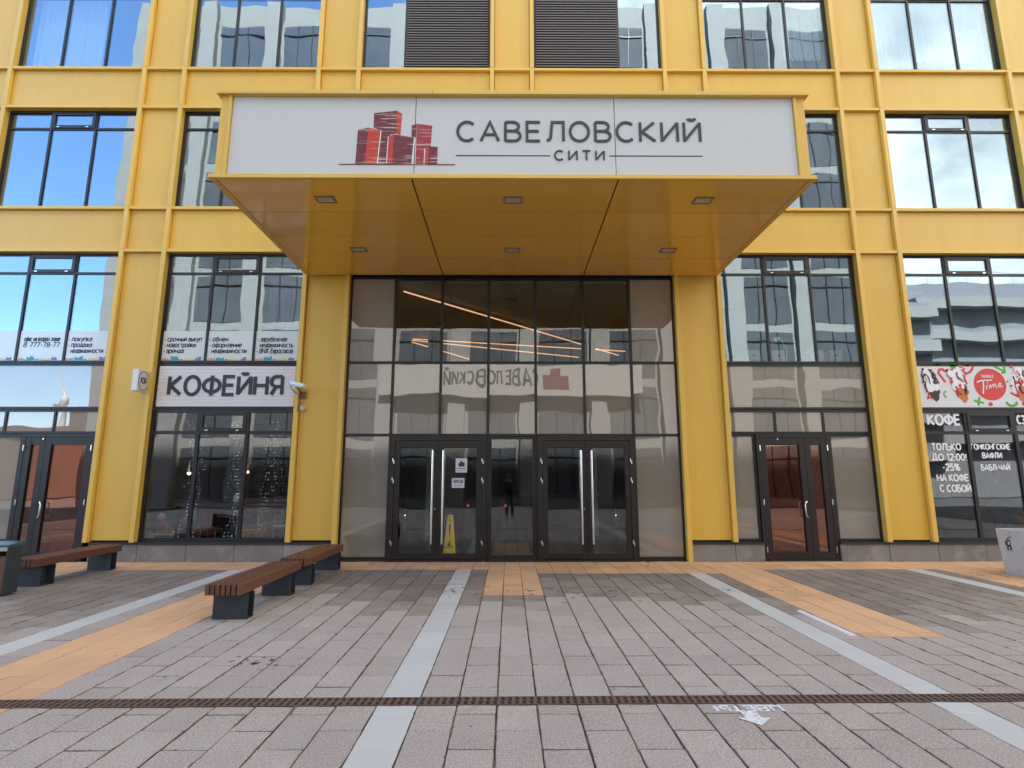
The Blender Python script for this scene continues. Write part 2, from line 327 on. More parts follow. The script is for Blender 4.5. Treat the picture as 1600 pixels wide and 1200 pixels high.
    g['е'] = (0.54, [[(0.02, 0.36), (0.54, 0.36)] + arc(0.27, 0.36, 0.27, 0.36, 0, 310, 18)])
    g['р'] = (0.54, [[(0, -0.28), (0, h)], arc(0.27, 0.36, 0.27, 0.36, 0, 360, 18)])
    g['у'] = (0.50, [[(0, h), (0.26, 0.06)], [(0.5, h), (0.2, -0.24), (0.05, -0.28)]])
    g['б'] = (0.54, [arc(0.27, 0.32, 0.27, 0.32, 0, 360, 18), [(0, 0.34), (0.05, 0.8), (0.3, 0.92), (0.5, 1.0)]])
    g['ф'] = (0.74, [arc(0.37, 0.36, 0.37, 0.34, 0, 360, 18), [(0.37, -0.28), (0.37, 1.0)]])
    for lo, up in zip('вгджзийклмнопстхцчыьюяэ', 'ВГДЖЗИЙКЛМНОПСТХЦЧЫЬЮЯЭ'):
        ww, st = g[up]; g[lo] = (ww * 0.76, [[(x * 0.76, z * h) for x, z in s] for s in st])
    g['0'] = (0.56, [arc(0.28, 0.5, 0.28, 0.5, 0, 360, 22)]); g['1'] = (0.30, [[(0, 0.78), (0.24, 1), (0.24, 0)]])
    g['2'] = (0.54, [arc(0.27, 0.73, 0.26, 0.27, 165, -30, 12) + [(0, 0), (0.54, 0)]])
    g['5'] = (0.54, [[(0.5, 1), (0.08, 1), (0.03, 0.55)] + arc(0.25, 0.31, 0.28, 0.31, 100, -150, 14)])
    g['7'] = (0.52, [[(0, 1), (0.52, 1), (0.16, 0)]]); g['8'] = (0.56, [arc(0.28, 0.76, 0.23, 0.24, 0, 360, 18), arc(0.28, 0.26, 0.28, 0.26, 0, 360, 18)])
    g['-'] = (0.30, [[(0, 0.42), (0.30, 0.42)]]); g['!'] = (0.1, [[(0.05, 1), (0.05, 0.32)], [(0.05, 0.12), (0.05, 0)]])
    g[':'] = (0.1, [[(0.05, 0.62), (0.05, 0.48)], [(0.05, 0.14), (0.05, 0)]]); g['•'] = (0.16, [[(0, 0.36), (0.16, 0.36)]])
    g['%'] = (0.8, [arc(0.18, 0.77, 0.18, 0.23, 0, 360, 14), arc(0.62, 0.23, 0.18, 0.23, 0, 360, 14), [(0.14, 0), (0.66, 1)]])
    for la, cyr in zip('BUL', ('В', None, None)):
        if cyr: g[la] = g[cyr]
    g['U'] = (0.64, [[(0, 1), (0, 0.32)] + arc(0.32, 0.32, 0.32, 0.32, 180, 360, 12) + [(0.64, 1)]]); g['L'] = (0.52, [[(0, 1), (0, 0), (0.52, 0)]]); g['E'] = g['Е']
    return g
GLYPH = G()
def ribbon(mb, pts, wd, place, d0, d1):
    pts = [Vector((p[0], p[1])) for p in pts]; closed = (pts[0] - pts[-1]).length < 1e-5 and len(pts) > 3
    if closed: pts = pts[:-1]
    n = len(pts); Lf = []; Rt = []
    for i in range(n):
        a = pts[(i - 1) % n] if (closed or i > 0) else None; b = pts[(i + 1) % n] if (closed or i < n - 1) else None
        d1_ = (pts[i] - a).normalized() if a is not None else (b - pts[i]).normalized(); d2_ = (b - pts[i]).normalized() if b is not None else d1_
        n1 = Vector((-d1_.y, d1_.x)); n2 = Vector((-d2_.y, d2_.x)); m = (n1 + n2)
        m = m.normalized() if m.length > 1e-4 else n1
        k = wd / 2 / max(m.dot(n1), 0.55); Lf.append(pts[i] + m * k); Rt.append(pts[i] - m * k)
    o = len(mb.v)
    for q in Lf + Rt: mb.v.append(place(q.x, q.y, d0))
    for q in Lf + Rt: mb.v.append(place(q.x, q.y, d1))
    for i in range(n if closed else n - 1):
        j = (i + 1) % n
        mb.f.append((o + i, o + n + i, o + n + j, o + j)); mb.f.append((o + 2 * n + i, o + 2 * n + j, o + 3 * n + j, o + 3 * n + i))
        mb.f.append((o + i, o + j, o + 2 * n + j, o + 2 * n + i)); mb.f.append((o + n + i, o + 3 * n + i, o + 3 * n + j, o + n + j))
    if not closed:
        for e in (0, n - 1): mb.f.append((o + e, o + 2 * n + e, o + 3 * n + e, o + n + e))
def text_layout(s, gap, space):
    x = 0; res = []
    for ch in s:
        if ch == ' ': x += space; continue
        ww, st = GLYPH[ch]; res.append((ch, x, st)); x += ww + gap
    return res, x - gap
def letters(s, x0, x1, z, h, y, wd, m, parent, gap=0.26, space=0.5, depth=0.012, merge=None, slant=0.0, name='letter'):
    """word from x0 to x1, base line z, cap height h, on the plane y (front towards -y)"""
    res, W = text_layout(s, gap, space); sx = (x1 - x0) / W; mbs = []; one = MB()
    for ch, gx, st in res:
        mb = one if merge else MB()
        for k, strk in enumerate(st):
            # stroke width is kept even in both directions: glyph units are turned to metres first
            pts = [(x0 + (gx + px) * sx + slant * pz * h, z + pz * h) for px, pz in strk]
            ribbon(mb, pts, wd, lambda a, b, d: (a, d, b), y - depth - 0.0006 * k, y)
        if not merge: put(name, mb, m, parent)
    if merge: return put(name if name != 'letter' else 'lettering', one, m, parent, kind='stuff')

# ------------------------------------------------------------ facade dimensions
PT, HW = 3.91, 0.45                 # bay pitch, half width between the two fins of a pilaster
BAYS = [(-3.5 + i) * PT for i in range(8)]
PIL = [(-4 + i) * PT for i in range(9)]
YF, YP, YG = 0.0, 0.085, 0.155      # fin front, panel face, glass
Z0, Z1, Z2, Z3, Z4, Z5, Z6 = 0.37, 6.36, 7.33, 9.74, 10.71, 13.12, 14.1
FW = 0.045                          # half width of a fin
bld = thing('office_building', (0, 0.2, 0), 'yellow panelled office building with tall dark-framed windows, filling the picture', 'building')

def gpane(x0, x1, z0, z1, m, parent, y=YG):
    return put('pane', B(x0, x1, y, y + 0.012, z0, z1), m, parent)
def grid_window(xs, zs, cells, m_frame='frame', parent=bld, name='window', fw=0.023, y0=0.130, y1=0.225, glassmat='glass_up', skipbars=(), vents=()):
    """xs, zs: bar centre lines; cells[(i,j)] -> material or None"""
    fr = MB()
    for i, x in enumerate(xs):
        fr.box(x - fw, x + fw, y0, y1, zs[0] - fw, zs[-1] + fw)
    for j, z in enumerate(zs):
        for i in range(len(xs) - 1):
            if (i, j) in skipbars: continue
            fr.box(xs[i] + fw, xs[i + 1] - fw, y0 + 0.003, y1, z - fw, z + fw)
    w_ = put(name, fr, m_frame, parent)
    for j in range(len(zs) - 1):
        for i in range(len(xs) - 1):
            mm = cells(i, j)
            if mm is None: continue
            a, b, c, d = xs[i] + fw, xs[i + 1] - fw, zs[j] + fw, zs[j + 1] - fw
            if (i, j) in vents:
                s = 0.058; v = MB()
                v.box(a - .012, a + s, y0 - .014, y0 + .06, c - .012, d + .012); v.box(b - s, b + .012, y0 - .014, y0 + .06, c - .012, d + .012)
                v.box(a + s, b - s, y0 - .012, y0 + .06, c - .012, c + s); v.box(a + s, b - s, y0 - .012, y0 + .06, d - s, d + .012)
                put('vent_sash', v, m_frame, w_)
                put('hinge', MB().box(a + .12, a + .18, y0 - .026, y0 - .014, c + .0, c + .02).box(b - .18, b - .12, y0 - .026, y0 - .014, c, c + .02), 'steel', w_)
                a += s; b -= s; c += s; d -= s
                gpane(a, b, c, d, mm, w_, YG - 0.012)
            else: gpane(a, b, c, d, mm, w_)
    return w_

# --- fins, pilaster panels, ledges, band panels
for p in PIL:
    for sx in (-1, 1):
        x = p + sx * HW
        ent = abs(abs(x) - (PT - HW)) < 0.02
        segs = [(Z0 if not ent else 0.0, Z1 - .03), (Z1 + .03, Z2 - .03), (Z2 + .03, Z3 - .03), (Z3 + .03, Z4 - .03), (Z4 + .03, Z5 - .03), (Z5 + .03, Z6)]
        if abs(p) < 0.1: segs = segs[1:]
        if abs(p) < 0.1: segs[0] = (Z1 + .03, Z2 - .03)
        for a, b in segs:
            put('fin', B(x - FW, x + FW, YF + random.uniform(-.002, .002), 0.25, a, b), 'yellow_trim', bld, bevel=0.004)
        for zl in (Z1, Z2, Z3, Z4, Z5):
            put('fin_joint', B(x - FW + .001, x + FW - .001, YF + .004, 0.24, zl - .03, zl + .03), 'yellow_trim', bld)
    zs = [(Z0, Z1), (Z1, Z2), (Z2, Z3), (Z3, Z4), (Z4, Z5), (Z5, Z6)]
    if abs(p) < 0.1: zs = zs[1:]
    for a, b in zs:
        put('facade_panel', B(p - HW + FW + .011, p + HW - FW - .011, YP, YP + .03, a + .034, b - .034), 'yellow', bld)
        put('panel_backing', B(p - HW + FW, p + HW - FW, YP + .032, 0.25, a, b), 'rubber', bld)
    for zl in (Z1, Z2, Z3, Z4, Z5):
        if abs(p) < 0.1 and zl == Z1: continue
        put('ledge', B(p - HW + FW + .001, p + HW - FW - .001, YF + .012, YP + .03, zl - .03, zl + .03), 'yellow_trim', bld, bevel=0.003)
for c in BAYS:
    xa, xb = c - PT / 2 + HW + FW, c + PT / 2 - HW - FW
    for zl in (Z1, Z2, Z3, Z4, Z5):
        put('ledge', B(xa + .001, xb - .001, YF + .012, 0.25, zl - .03, zl + .03), 'yellow_trim', bld, bevel=0.003)
    for a, b in ((Z1, Z2), (Z3, Z4), (Z5, Z6)):
        put('facade_panel', B(xa + .011, xb - .011, YP, YP + .03, a + .036, b - .036), 'yellow', bld)
        put('panel_backing', B(xa, xb, YP + .032, 0.25, a, b), 'rubber', bld)

# --- upper windows
def thirds(c):
    a, b = c - PT / 2 + HW + FW + .028, c + PT / 2 - HW - FW - .028
    return [a, c - 0.495, c + 0.495, b]
for c in BAYS:
    for (a, b, tr) in ((Z2 + .03, Z3 - .03, 9.27), (Z4 + .03, Z5 - .03, 12.66)):
        if a > 10 and abs(c) < 2.5:      # louvred pair above the canopy
            s = -1 if c < 0 else 1
            xs = thirds(c); xo = xs[1] if s < 0 else xs[2]
            ed = [xs[0], xo, xs[3]]
            lo = (lambda i, j, s=s: 'glass_up' if (i == 0) == (s < 0) else None)
            ww = grid_window(ed, [a + .028, b - .028], lo)
            la, lb = (xo, xs[3]) if s < 0 else (xs[0], xo)
            mb = MB(); z = a + .085
            while z < b - .09:
                mb.add([(la + .03, 0.10, z - .03), (lb - .03, 0.10, z - .03), (lb - .03, 0.16, z + .014), (la + .03, 0.16, z + .014),
                        (la + .03, 0.10, z - .036), (lb - .03, 0.10, z - .036), (lb - .03, 0.16, z + .008), (la + .03, 0.16, z + .008)],
                       [(0, 1, 2, 3), (7, 6, 5, 4), (0, 4, 5, 1), (3, 2, 6, 7), (0, 3, 7, 4), (1, 5, 6, 2)])
                mb.box(la + .03, lb - .03, .094, .0995, z - .042, z - .016); z += 0.066
            lv = put('louvre_slats', mb, 'louvre', bld); lv['kind'] = 'stuff'
            put('louvre_backing', B(la + .03, lb - .03, 0.18, 0.20, a + .06, b - .06), 'rubber', ww)
            continue
        grid_window(thirds(c), [a + .028, tr, b - .028], lambda i, j: 'glass_up', vents=((1, 1),))

# --- glazing of the two lower storeys, bay by bay
ZA, ZB, ZC = 3.97, 3.01, 2.51
def second_floor(c):
    grid_window(thirds(c), [ZA, 5.89, Z1 - .058], lambda i, j: 'glass_up', vents=((1, 1),))
for c in BAYS:
    if abs(c) > 2.5: second_floor(c)
def spandrel_back(x0, x1, z0, z1, m='spandrel'):
    put('spandrel_panel', B(x0, x1, YG + .05, YG + .075, z0, z1), m, bld)
def plinth(x0, x1):
    n = max(1, round((x1 - x0) / 1.0)); d = (x1 - x0) / n
    for k in range(n):
        put('plinth_slab', B(x0 + k * d + .004, x0 + (k + 1) * d - .004, 0.05 + random.uniform(0, .004), 0.2, 0.0, 0.325), 'plinth', bld, bevel=0.004)
    put('plinth_flashing', B(x0, x1, 0.03, 0.25, 0.328, Z0 - .002), 'flashing', bld)
FIN_IN = HW + FW
def door_leaf(x0, x1, z0, z1, m_glass, parent_name='door', stile=0.115, top=0.14, bot=0.13, yy=0.10, m='brown_frame', glass_y=None):
    d = MB()
    d.box(x0, x0 + stile, yy, yy + .07, z0, z1).box(x1 - stile, x1, yy, yy + .07, z0, z1)
    d.box(x0 + stile, x1 - stile, yy + .003, yy + .07, z0, z0 + bot).box(x0 + stile, x1 - stile, yy + .003, yy + .07, z1 - top, z1)
    o = put(parent_name, d, m, bld)
    gpane(x0 + stile, x1 - stile, z0 + bot, z1 - top, m_glass, o, yy + .035)
    bead = MB(); t = .008
    bead.box(x0 + stile, x1 - stile, yy + .026, yy + .034, z0 + bot, z0 + bot + t).box(x0 + stile, x1 - stile, yy + .026, yy + .034, z1 - top - t, z1 - top)
    bead.box(x0 + stile, x0 + stile + t, yy + .026, yy + .034, z0 + bot + t, z1 - top - t).box(x1 - stile - t, x1 - stile, yy + .026, yy + .034, z0 + bot + t, z1 - top - t)
    put('glazing_bead', bead, 'frame', o)
    return o
def hinge(x, z, par): put('hinge', MB().cyl((x, .085, z - .055), (x, .085, z + .055), .013, 8), 'steel', par)
def d_handle(x, z0, z1, par, off):
    r = .013; k = .05
    xo = x + off * .075
    pts = [(x - off * .02, .098, z0), (x + off * .02, .055, z0), (x + off * .055, .035, z0 + .006), (xo, .03, z0 + k), (xo, .03, z1 - k), (x + off * .055, .035, z1 - .006), (x + off * .02, .055, z1), (x - off * .02, .098, z1)]
    put('handle', MB().tube(pts, r), 'steel', par, smooth=True)
    put('handle', MB().tube([(a + off * .03, .29 - b, c) for a, b, c in pts], r), 'steel', par, smooth=True)

# bay far left (door with narrow and wide leaf)
def door_bay(c, xd0, xd1, split, wide_right):
    xa, xb = c - PT / 2 + FIN_IN + .028, c + PT / 2 - FIN_IN - .028
    xs = thirds(c)
    grid_window([xa, xb], [ZB, ZA - .057], lambda i, j: 'glass_spandrel'); spandrel_back(xa, xb, ZB, ZA)
    grid_window(xs, [ZC, ZB - .057], lambda i, j: 'glass_spandrel'); spandrel_back(xa, xb, ZC, ZB)
    if xd0 - xa > 0.2:
        grid_window([xa, xd0 - .03], [Z0 + .03, ZC - .057], lambda i, j: 'glass_spandrel'); spandrel_back(xa, xd0 - .03, Z0, ZC - .03)
        plinth(xa - .074, xd0 - .002)
    if xb - xd1 > 0.2:
        grid_window([xd1 + .03, xb], [Z0 + .03, ZC - .057], lambda i, j: 'glass_spandrel'); spandrel_back(xd1 + .03, xb, Z0, ZC - .03)
        plinth(xd1 + .002, xb + .068)
    fr = MB(); zt = ZC - .03; s = .07
    fr.box(xd0, xd0 + s, .095, .25, 0, zt).box(xd1 - s, xd1, .095, .25, 0, zt).box(xd0 + s, xd1 - s, .098, .25, zt - s, zt)
    put('door_frame', fr, 'brown_frame', bld)
    put('threshold', B(xd0 + s, xd1 - s, .06, .25, 0.004, .035), 'flashing', bld)
    L = door_leaf(xd0 + s + .004, split - .003, .042, zt - s - .006, 'glass_bronze'); Rr = door_leaf(split + .003, xd1 - s - .004, .042, zt - s - .006, 'glass_bronze')
    d_handle(split - .05 if not wide_right else split + .05, .84, 1.14, Rr if wide_right else L, 1 if wide_right else -1)
    for z in (.22, 1.13, 2.2):
        hinge(xd0 + s * .9, z, L); hinge(xd1 - s * .9, z, Rr)
    put('closer_box', B(xd0 + .42, xd0 + .45, .08, .095, zt - s - .05, zt - s - .02), 'steel', L)
    return xa, xb
door_bay(BAYS[1], -9.84, -8.36, -9.36, True)
door_bay(BAYS[5 + 0], 4.93, 6.42, 5.91, False)
# cafe bay
def shop_bay(c, sign_glass='glass_sign', low='glass_shop'):
    xa, xb = c - PT / 2 + FIN_IN + .028, c + PT / 2 - FIN_IN - .028; xs = thirds(c)
    grid_window([xa, xb], [ZB, ZA - .057], lambda i, j: None)
    grid_window(xs, [Z0 + .036, ZC, ZB - .064], lambda i, j: low, vents=((1, 1),), fw=.034)
    plinth(c - PT / 2 - HW + (0 if c > 0 else 0.06), c + PT / 2 + HW - FW)
    return xa, xb
cafe_x = shop_bay(BAYS[2]); bub_x = shop_bay(BAYS[6])
for c in (BAYS[0], BAYS[7]):
    xa, xb = c - PT / 2 + FIN_IN + .028, c + PT / 2 - FIN_IN - .028
    grid_window(thirds(c), [Z0 + .03, ZC, ZB, ZA - .057], lambda i, j: 'glass_spandrel'); spandrel_back(xa, xb, Z0, ZA); plinth(c - PT / 2 - HW if c < 0 else c - PT / 2 + HW - .035, c + PT / 2 - HW)
# the strip of plinth under the pilasters that the bays do not cover
plinth(-12.17, -3 * PT + HW - .052)
plinth(PT - HW + FW + .002, PT + HW - .005)

# --- entrance curtain wall
EX = [-3.40, -2.46, -1.47, -0.49, 0.49, 1.49, 2.475, 3.40]
def ecell(i, j):
    if j == 0: return 'glass_spandrel' if i in (0, 6) else None
    if j == 1: return 'glass_spandrel'
    return 'glass_spandrel' if i in (0, 6) else 'glass_lobby'
ew = grid_window(EX, [0.055, 2.46, ZA - .01, 5.80], ecell, name='curtain_wall', fw=.027, skipbars=((1, 0), (2, 0), (3, 0), (4, 0), (5, 0)))
for i in (0, 6): spandrel_back(EX[i], EX[i + 1], 0.05, 2.46); spandrel_back(EX[i], EX[i + 1], ZA, 5.8)
spandrel_back(EX[0], EX[7], 2.46, ZA)
put('sill_flashing', B(EX[0] - .05, EX[1], .09, .24, 0, .028), 'flashing', bld); put('sill_flashing', B(EX[6], EX[7] + .05, .09, .24, 0, .028), 'flashing', bld)
def pull_bar(x, par):
    o = put('pull_bar', MB().cyl((x, .035, .33), (x, .035, 2.15), .021, 12).cyl((x, .035, .53), (x, .10, .53), .011, 8).cyl((x, .035, 1.95), (x, .10, 1.95), .011, 8), 'steel', par, smooth=False)
    sdir = -1 if x < 0 else 1
    return o
for a, b in ((1, 3), (4, 6)):
    x0, x1 = EX[a] + .027, EX[b] - .027
    fr = MB(); s = .085; zt = 2.433
    fr.box(x0, x0 + s, .07, .25, .005, zt).box(x1 - s, x1, .07, .25, .005, zt).box(x0 + s, x1 - s, .073, .25, zt - s, zt).box(x0 + s, x1 - s, .073, .25, .005, .035)
    put('door_frame', fr, 'brown_frame', bld)
    xm = (x0 + x1) / 2
    L = door_leaf(x0 + s + .004, xm - .003, .045, zt - s - .006, 'glass_lobby', stile=.10, top=.14, bot=.10, yy=.085)
    Q = door_leaf(xm + .003, x1 - s - .004, .045, zt - s - .006, 'glass_lobby', stile=.10, top=.14, bot=.10, yy=.085)
    pull_bar(xm - .105, L); pull_bar(xm + .105, Q)
    for z in (.35, 1.55, 1.93):
        for xx, par in ((x0 + s - .015, L), (x1 - s + .015, Q)):
            put('hinge', MB().cyl((xx - .012, .055, z), (xx - .012, .055, z + .06), .012, 8).cyl((xx + .012, .055, z - .05), (xx + .012, .055, z + .01), .012, 8).box(xx - .01, xx + .01, .055, .085, z - .02, z + .03), 'steel', par)
    put('lock', MB().cyl((xm - .05, .07, 1.0), (xm - .05, .09, 1.0), .014, 10), 'steel', L)
cen = grid_window([EX[3] + .055, EX[4] - .055], [0.085, 2.40], lambda i, j: 'glass_lobby', m_frame='brown_frame', name='fixed_light', fw=.025)
put('threshold', B(EX[1], EX[6], .03, .09, .002, .02), 'flashing', bld)
put('threshold', B(EX[3] + .03, EX[4] - .03, .1, .25, .005, .055), 'flashing', bld)

# --- inside of the building
def inner(name, m, *a): return put(name, B(*a), m, bld)
XL, XR = PIL[0] - HW, PIL[-1] + HW
inner('inner_wall', 'wall_mid', XL, XR, 6.2, 6.35, Z1 + .1, Z6)
for z in (Z1 + .35, Z3 + .35, Z5 + .3): inner('floor_slab', 'wall_mid', XL, XR, 0.26, 6.2, z, z + .3)
inner('floor_slab', 'wall_mid', XL, -PT, .26, 6.2, 3.15, 3.85); inner('floor_slab', 'wall_mid', PT, XR, .26, 6.2, 3.15, 3.85)
for k, p in enumerate(PIL):
    if abs(p) < .1: inner('partition', 'wall_mid', p - .1, p + .1, .26, 6.2, Z1 + .66, Z5)
    else:
        inner('partition', 'wall_mid', p - .1, p + .1, .26, 6.2, .0, 3.15) if abs(p) > PT + .1 else None
        inner('partition', 'wall_mid', p - .1, p + .1, .26, 6.2, 3.86, Z1 + .34) if abs(p) > PT + .1 else None
        inner('partition', 'wall_mid', p - .1, p + .1, .26, 6.2, Z1 + .66, Z3 + .34); inner('partition', 'wall_mid', p - .1, p + .1, .26, 6.2, Z3 + .66, Z5 + .29)
inner('inner_wall', 'wall_dark', XL, -PT - .2, 5.0, 5.15, 0.0, 3.14); inner('inner_wall', 'wall_mid', XL, -PT - .2, 5.0, 5.15, 3.86, Z1 + .34)
inner('inner_wall', 'wall_dark', PT + .2, XR, 5.0, 5.15, 0.0, 3.14); inner('inner_wall', 'wall_mid', PT + .2, XR, 5.0, 5.15, 3.86, Z1 + .34)
inner('lobby_wall', 'wall_lobby', -PT - .2, -PT - .05, .26, 10, 0, Z1 + .3); inner('lobby_wall', 'wall_lobby', PT + .05, PT + .2, .26, 10, 0, Z1 + .3)
inner('lobby_wall', 'wall_lobby', -PT, PT, 10, 10.15, 0, Z1 + .3); inner('lobby_ceiling', 'ceil_green', -PT - .04, PT + .04, .26, 9.99, 5.72, 5.9)
inner('lobby_floor', 'floor_in', -PT, PT, .26, 10, -.02, .012)
for xa, xb in ((XL, -PT - .21), (PT + .21, XR)): inner('shop_floor', 'floor_in', xa, xb, .26, 5, -.02, .02)
inner('vestibule_wall', 'terracotta', -9.95, -8.0, 1.3, 1.4, .02, 2.9); inner('vestibule_wall', 'terracotta', 4.9, 6.9, 1.5, 1.6, .02, 2.9)
inner('vestibule_side', 'terracotta', 6.42, 6.5, .3, 1.49, .02, 2.9)
inner('roof', 'wall_dark', -34, 34, .3, 14, 31.0, 31.3)
inner('shade_storeys', 'yellow', -34, 34, .25, 14, Z6 + .003, 31.0)  # unseen storeys under that roof, sized so their shadow covers the square
for sx in (-1, 1): inner('shade_wing', 'yellow', min(sx * (XR + .11), sx * 34), max(sx * (XR + .11), sx * 34), .25, 14, 0, Z6)  # unseen wings, widened along with the storeys above to shade the square
hw_me = B(-1.5, 1.5, 0, .06, 0, 2.3).mesh('window'); hw_me.materials.append(MATS['opp_dark'])
for fl in range(5):
    for i in range(17):
        o = put('window', hw_me, 'opp_dark', bld); o.location = ((i - 8.5 + .5) * PT + PT / 2 - PT / 2 + PT / 2, .2, 14.2 + fl * 3.38)
inner('outer_wall', 'yellow', XL - .1, XL, .0, 14, 0, Z6); inner('outer_wall', 'yellow', XR, XR + .1, .0, 14, 0, Z6); inner('outer_wall', 'wall_mid', -34, 34, 14, 14.2, 0, 31)

# ------------------------------------------------------------ canopy
CX_, CY0, CZ0, CZ1 = 4.28, -3.74, 5.80, 7.19
can = thing('entrance_canopy', (0, -1.8, CZ0), 'deep yellow box canopy projecting over the main glass entrance', 'canopy')
put('canopy_core', B(-CX_ + .05, CX_ - .05, CY0 + .12, -.003, CZ0 + .06, CZ1 - .03), 'rubber', can)
xsm = [-CX_ + .02, -1.455, 1.505, CX_ - .02]; ysm = [CY0 - .03, -2.77, -1.88, -0.90, -.002]
for i in range(3):
    for j in range(4):
        gx = .011
        put('soffit_panel', B(xsm[i] + (gx if i else 0), xsm[i + 1] - (gx if i < 2 else 0), ysm[j] + (.008 if j else 0), ysm[j + 1] - (.008 if j < 3 else 0), CZ0 + .012 + random.uniform(0, .002), CZ0 + .055), 'soffit', can, bevel=.002)
for s in (-1, 1):
    put('side_panel', B(min(s * CX_, s * (CX_ - .05)), max(s * CX_, s * (CX_ - .05)), CY0 + .06, -.003, CZ0 + .06, CZ1 - .06), 'yellow', can)
    put('edge_trim', B(min(s * (CX_ + .05), s * (CX_ - .04)), max(s * (CX_ + .05), s * (CX_ - .04)), CY0 - .08, -.003, CZ0 - .002, CZ0 + .058), 'yellow_trim', can, bevel=.004)
    put('corner_post', B(min(s * (CX_ + .0), s * (CX_ - .12)), max(s * (CX_ + .0), s * (CX_ - .12)), CY0 - .015, CY0 + .058, CZ0 + .062, CZ1 - .062), 'yellow_trim', can, bevel=.004)
    put('corner_bead', B(min(s * (CX_ - .122), s * (CX_ - .165)), max(s * (CX_ - .122), s * (CX_ - .165)), CY0 - .04, CY0 + .058, CZ0 + .062, CZ1 - .062), 'yellow_trim', can, bevel=.004)
for (a, b) in ((-CX_ + .04, -2.05), (-2.046, CX_ - .04)):
    put('edge_trim', B(a, b, CY0 - .08, CY0 - .032, CZ0 - .002, CZ0 + .058), 'yellow_trim', can, bevel=.004)
for (a, b) in ((-CX_ - .05, -1.18), (-1.176, CX_ + .05)):
    put('top_trim', B(a, b, CY0 - .08, -.003, CZ1 - .06, CZ1), 'yellow_trim', can, bevel=.004)
for y in (-3.18, -1.31):
    for x in (-2.87, 0.0, 2.92):
        f = MB(); a, b, c, d = x - .145, x + .145, y - .10, y + .10; t = .024
        f.box(a, b, c, c + t, CZ0 - .006, CZ0 + .011).box(a, b, d - t, d, CZ0 - .006, CZ0 + .011).box(a, a + t, c + t, d - t, CZ0 - .0058, CZ0 + .011).box(b - t, b, c + t, d - t, CZ0 - .0058, CZ0 + .011)
        l = put('downlight', f, 'lamp_frame', can)
        put('diffuser', B(a + t, b - t, c + t, d - t, CZ0 + .004, CZ0 + .010), 'downlight', l)

# ------------------------------------------------------------ name sign on the canopy
sg = thing('name_sign', (0, CY0, CZ0 + .06), 'long white sign САВЕЛОВСКИЙ СИТИ with red towers logo on canopy front', 'sign')
ys = CY0 - .004
sx_ = [-CX_ + .166, -1.43, 1.48, CX_ - .166]
for i in range(3):
    put('sign_panel', B(sx_[i] + .005, sx_[i + 1] - .005, ys, ys + .05, CZ0 + .064, CZ1 - .064), 'white_sign', sg, bevel=.002)
letters('САВЕЛОВСКИЙ', -0.81, 2.72, 6.425, 0.30, ys, 0.040, 'ink', sg, gap=0.30)
letters('СИТИ', 0.60, 1.31, 6.125, 0.145, ys, 0.022, 'ink', sg, gap=0.5)
for a, b in ((-0.83, 0.53), (1.39, 2.74)): put('rule_line', B(a, b, ys - .004, ys, 6.185, 6.20), 'ink', sg)
def LX(x): return (x - 800.6) * 0.009243
def LZ(y): return 6.05 - (y - 256) * 0.01024
def lp(pts): return [(LX(540 + a * .1125), LZ(165 + b * .1125)) for a, b in pts]
logo = [('logo_maroon', [(355, 100), (675, 65), (680, 380), (600, 400), (555, 800), (440, 800), (470, 350), (358, 300)], 1), ('logo_red', [(675, 65), (752, 108), (738, 405), (680, 385)], 2),
        ('logo_crimson', [(965, 245), (1178, 275), (1165, 550), (1080, 800), (960, 800)], 1), ('logo_maroon', [(890, 270), (962, 245), (955, 450), (892, 425)], 1),
        ('logo_maroon', [(142, 335), (285, 305), (262, 800), (128, 800)], 3), ('logo_red', [(285, 305), (460, 345), (430, 800), (262, 800)], 3),
        ('logo_red', [(570, 435), (650, 395), (635, 800), (562, 800)], 4), ('logo_maroon', [(650, 398), (930, 440), (910, 800), (636, 800)], 4),
        ('logo_red', [(1092, 590), (1140, 560), (1130, 800), (1085, 800)], 5), ('logo_maroon', [(1140, 562), (1262, 572), (1260, 800), (1131, 800)], 5)]
for m_, pts, k in logo: put('logo_tower', MB().plate(lp(pts), ys - .0015 - .0012 * k, ys), m_, sg)
put('logo_outline', MB().plate(lp([(460, 345), (472, 350), (440, 800), (428, 800)]), ys - .0095, ys), 'white_print', sg)
put('logo_outline', MB().plate(lp([(565, 430), (575, 425), (566, 800), (556, 800)]), ys - .0095, ys), 'white_print', sg)
put('logo_outline', MB().plate(lp([(930, 438), (946, 440), (922, 800), (906, 800)]), ys - .0095, ys), 'white_print', sg)
put('logo_outline', MB().plate(lp([(1078, 600), (1090, 595), (1085, 800), (1074, 800)]), ys - .0095, ys), 'white_print', sg)
put('logo_ground', B(LX(529), LX(710), ys - .0085, ys, 6.043, 6.052), 'logo_maroon', sg)

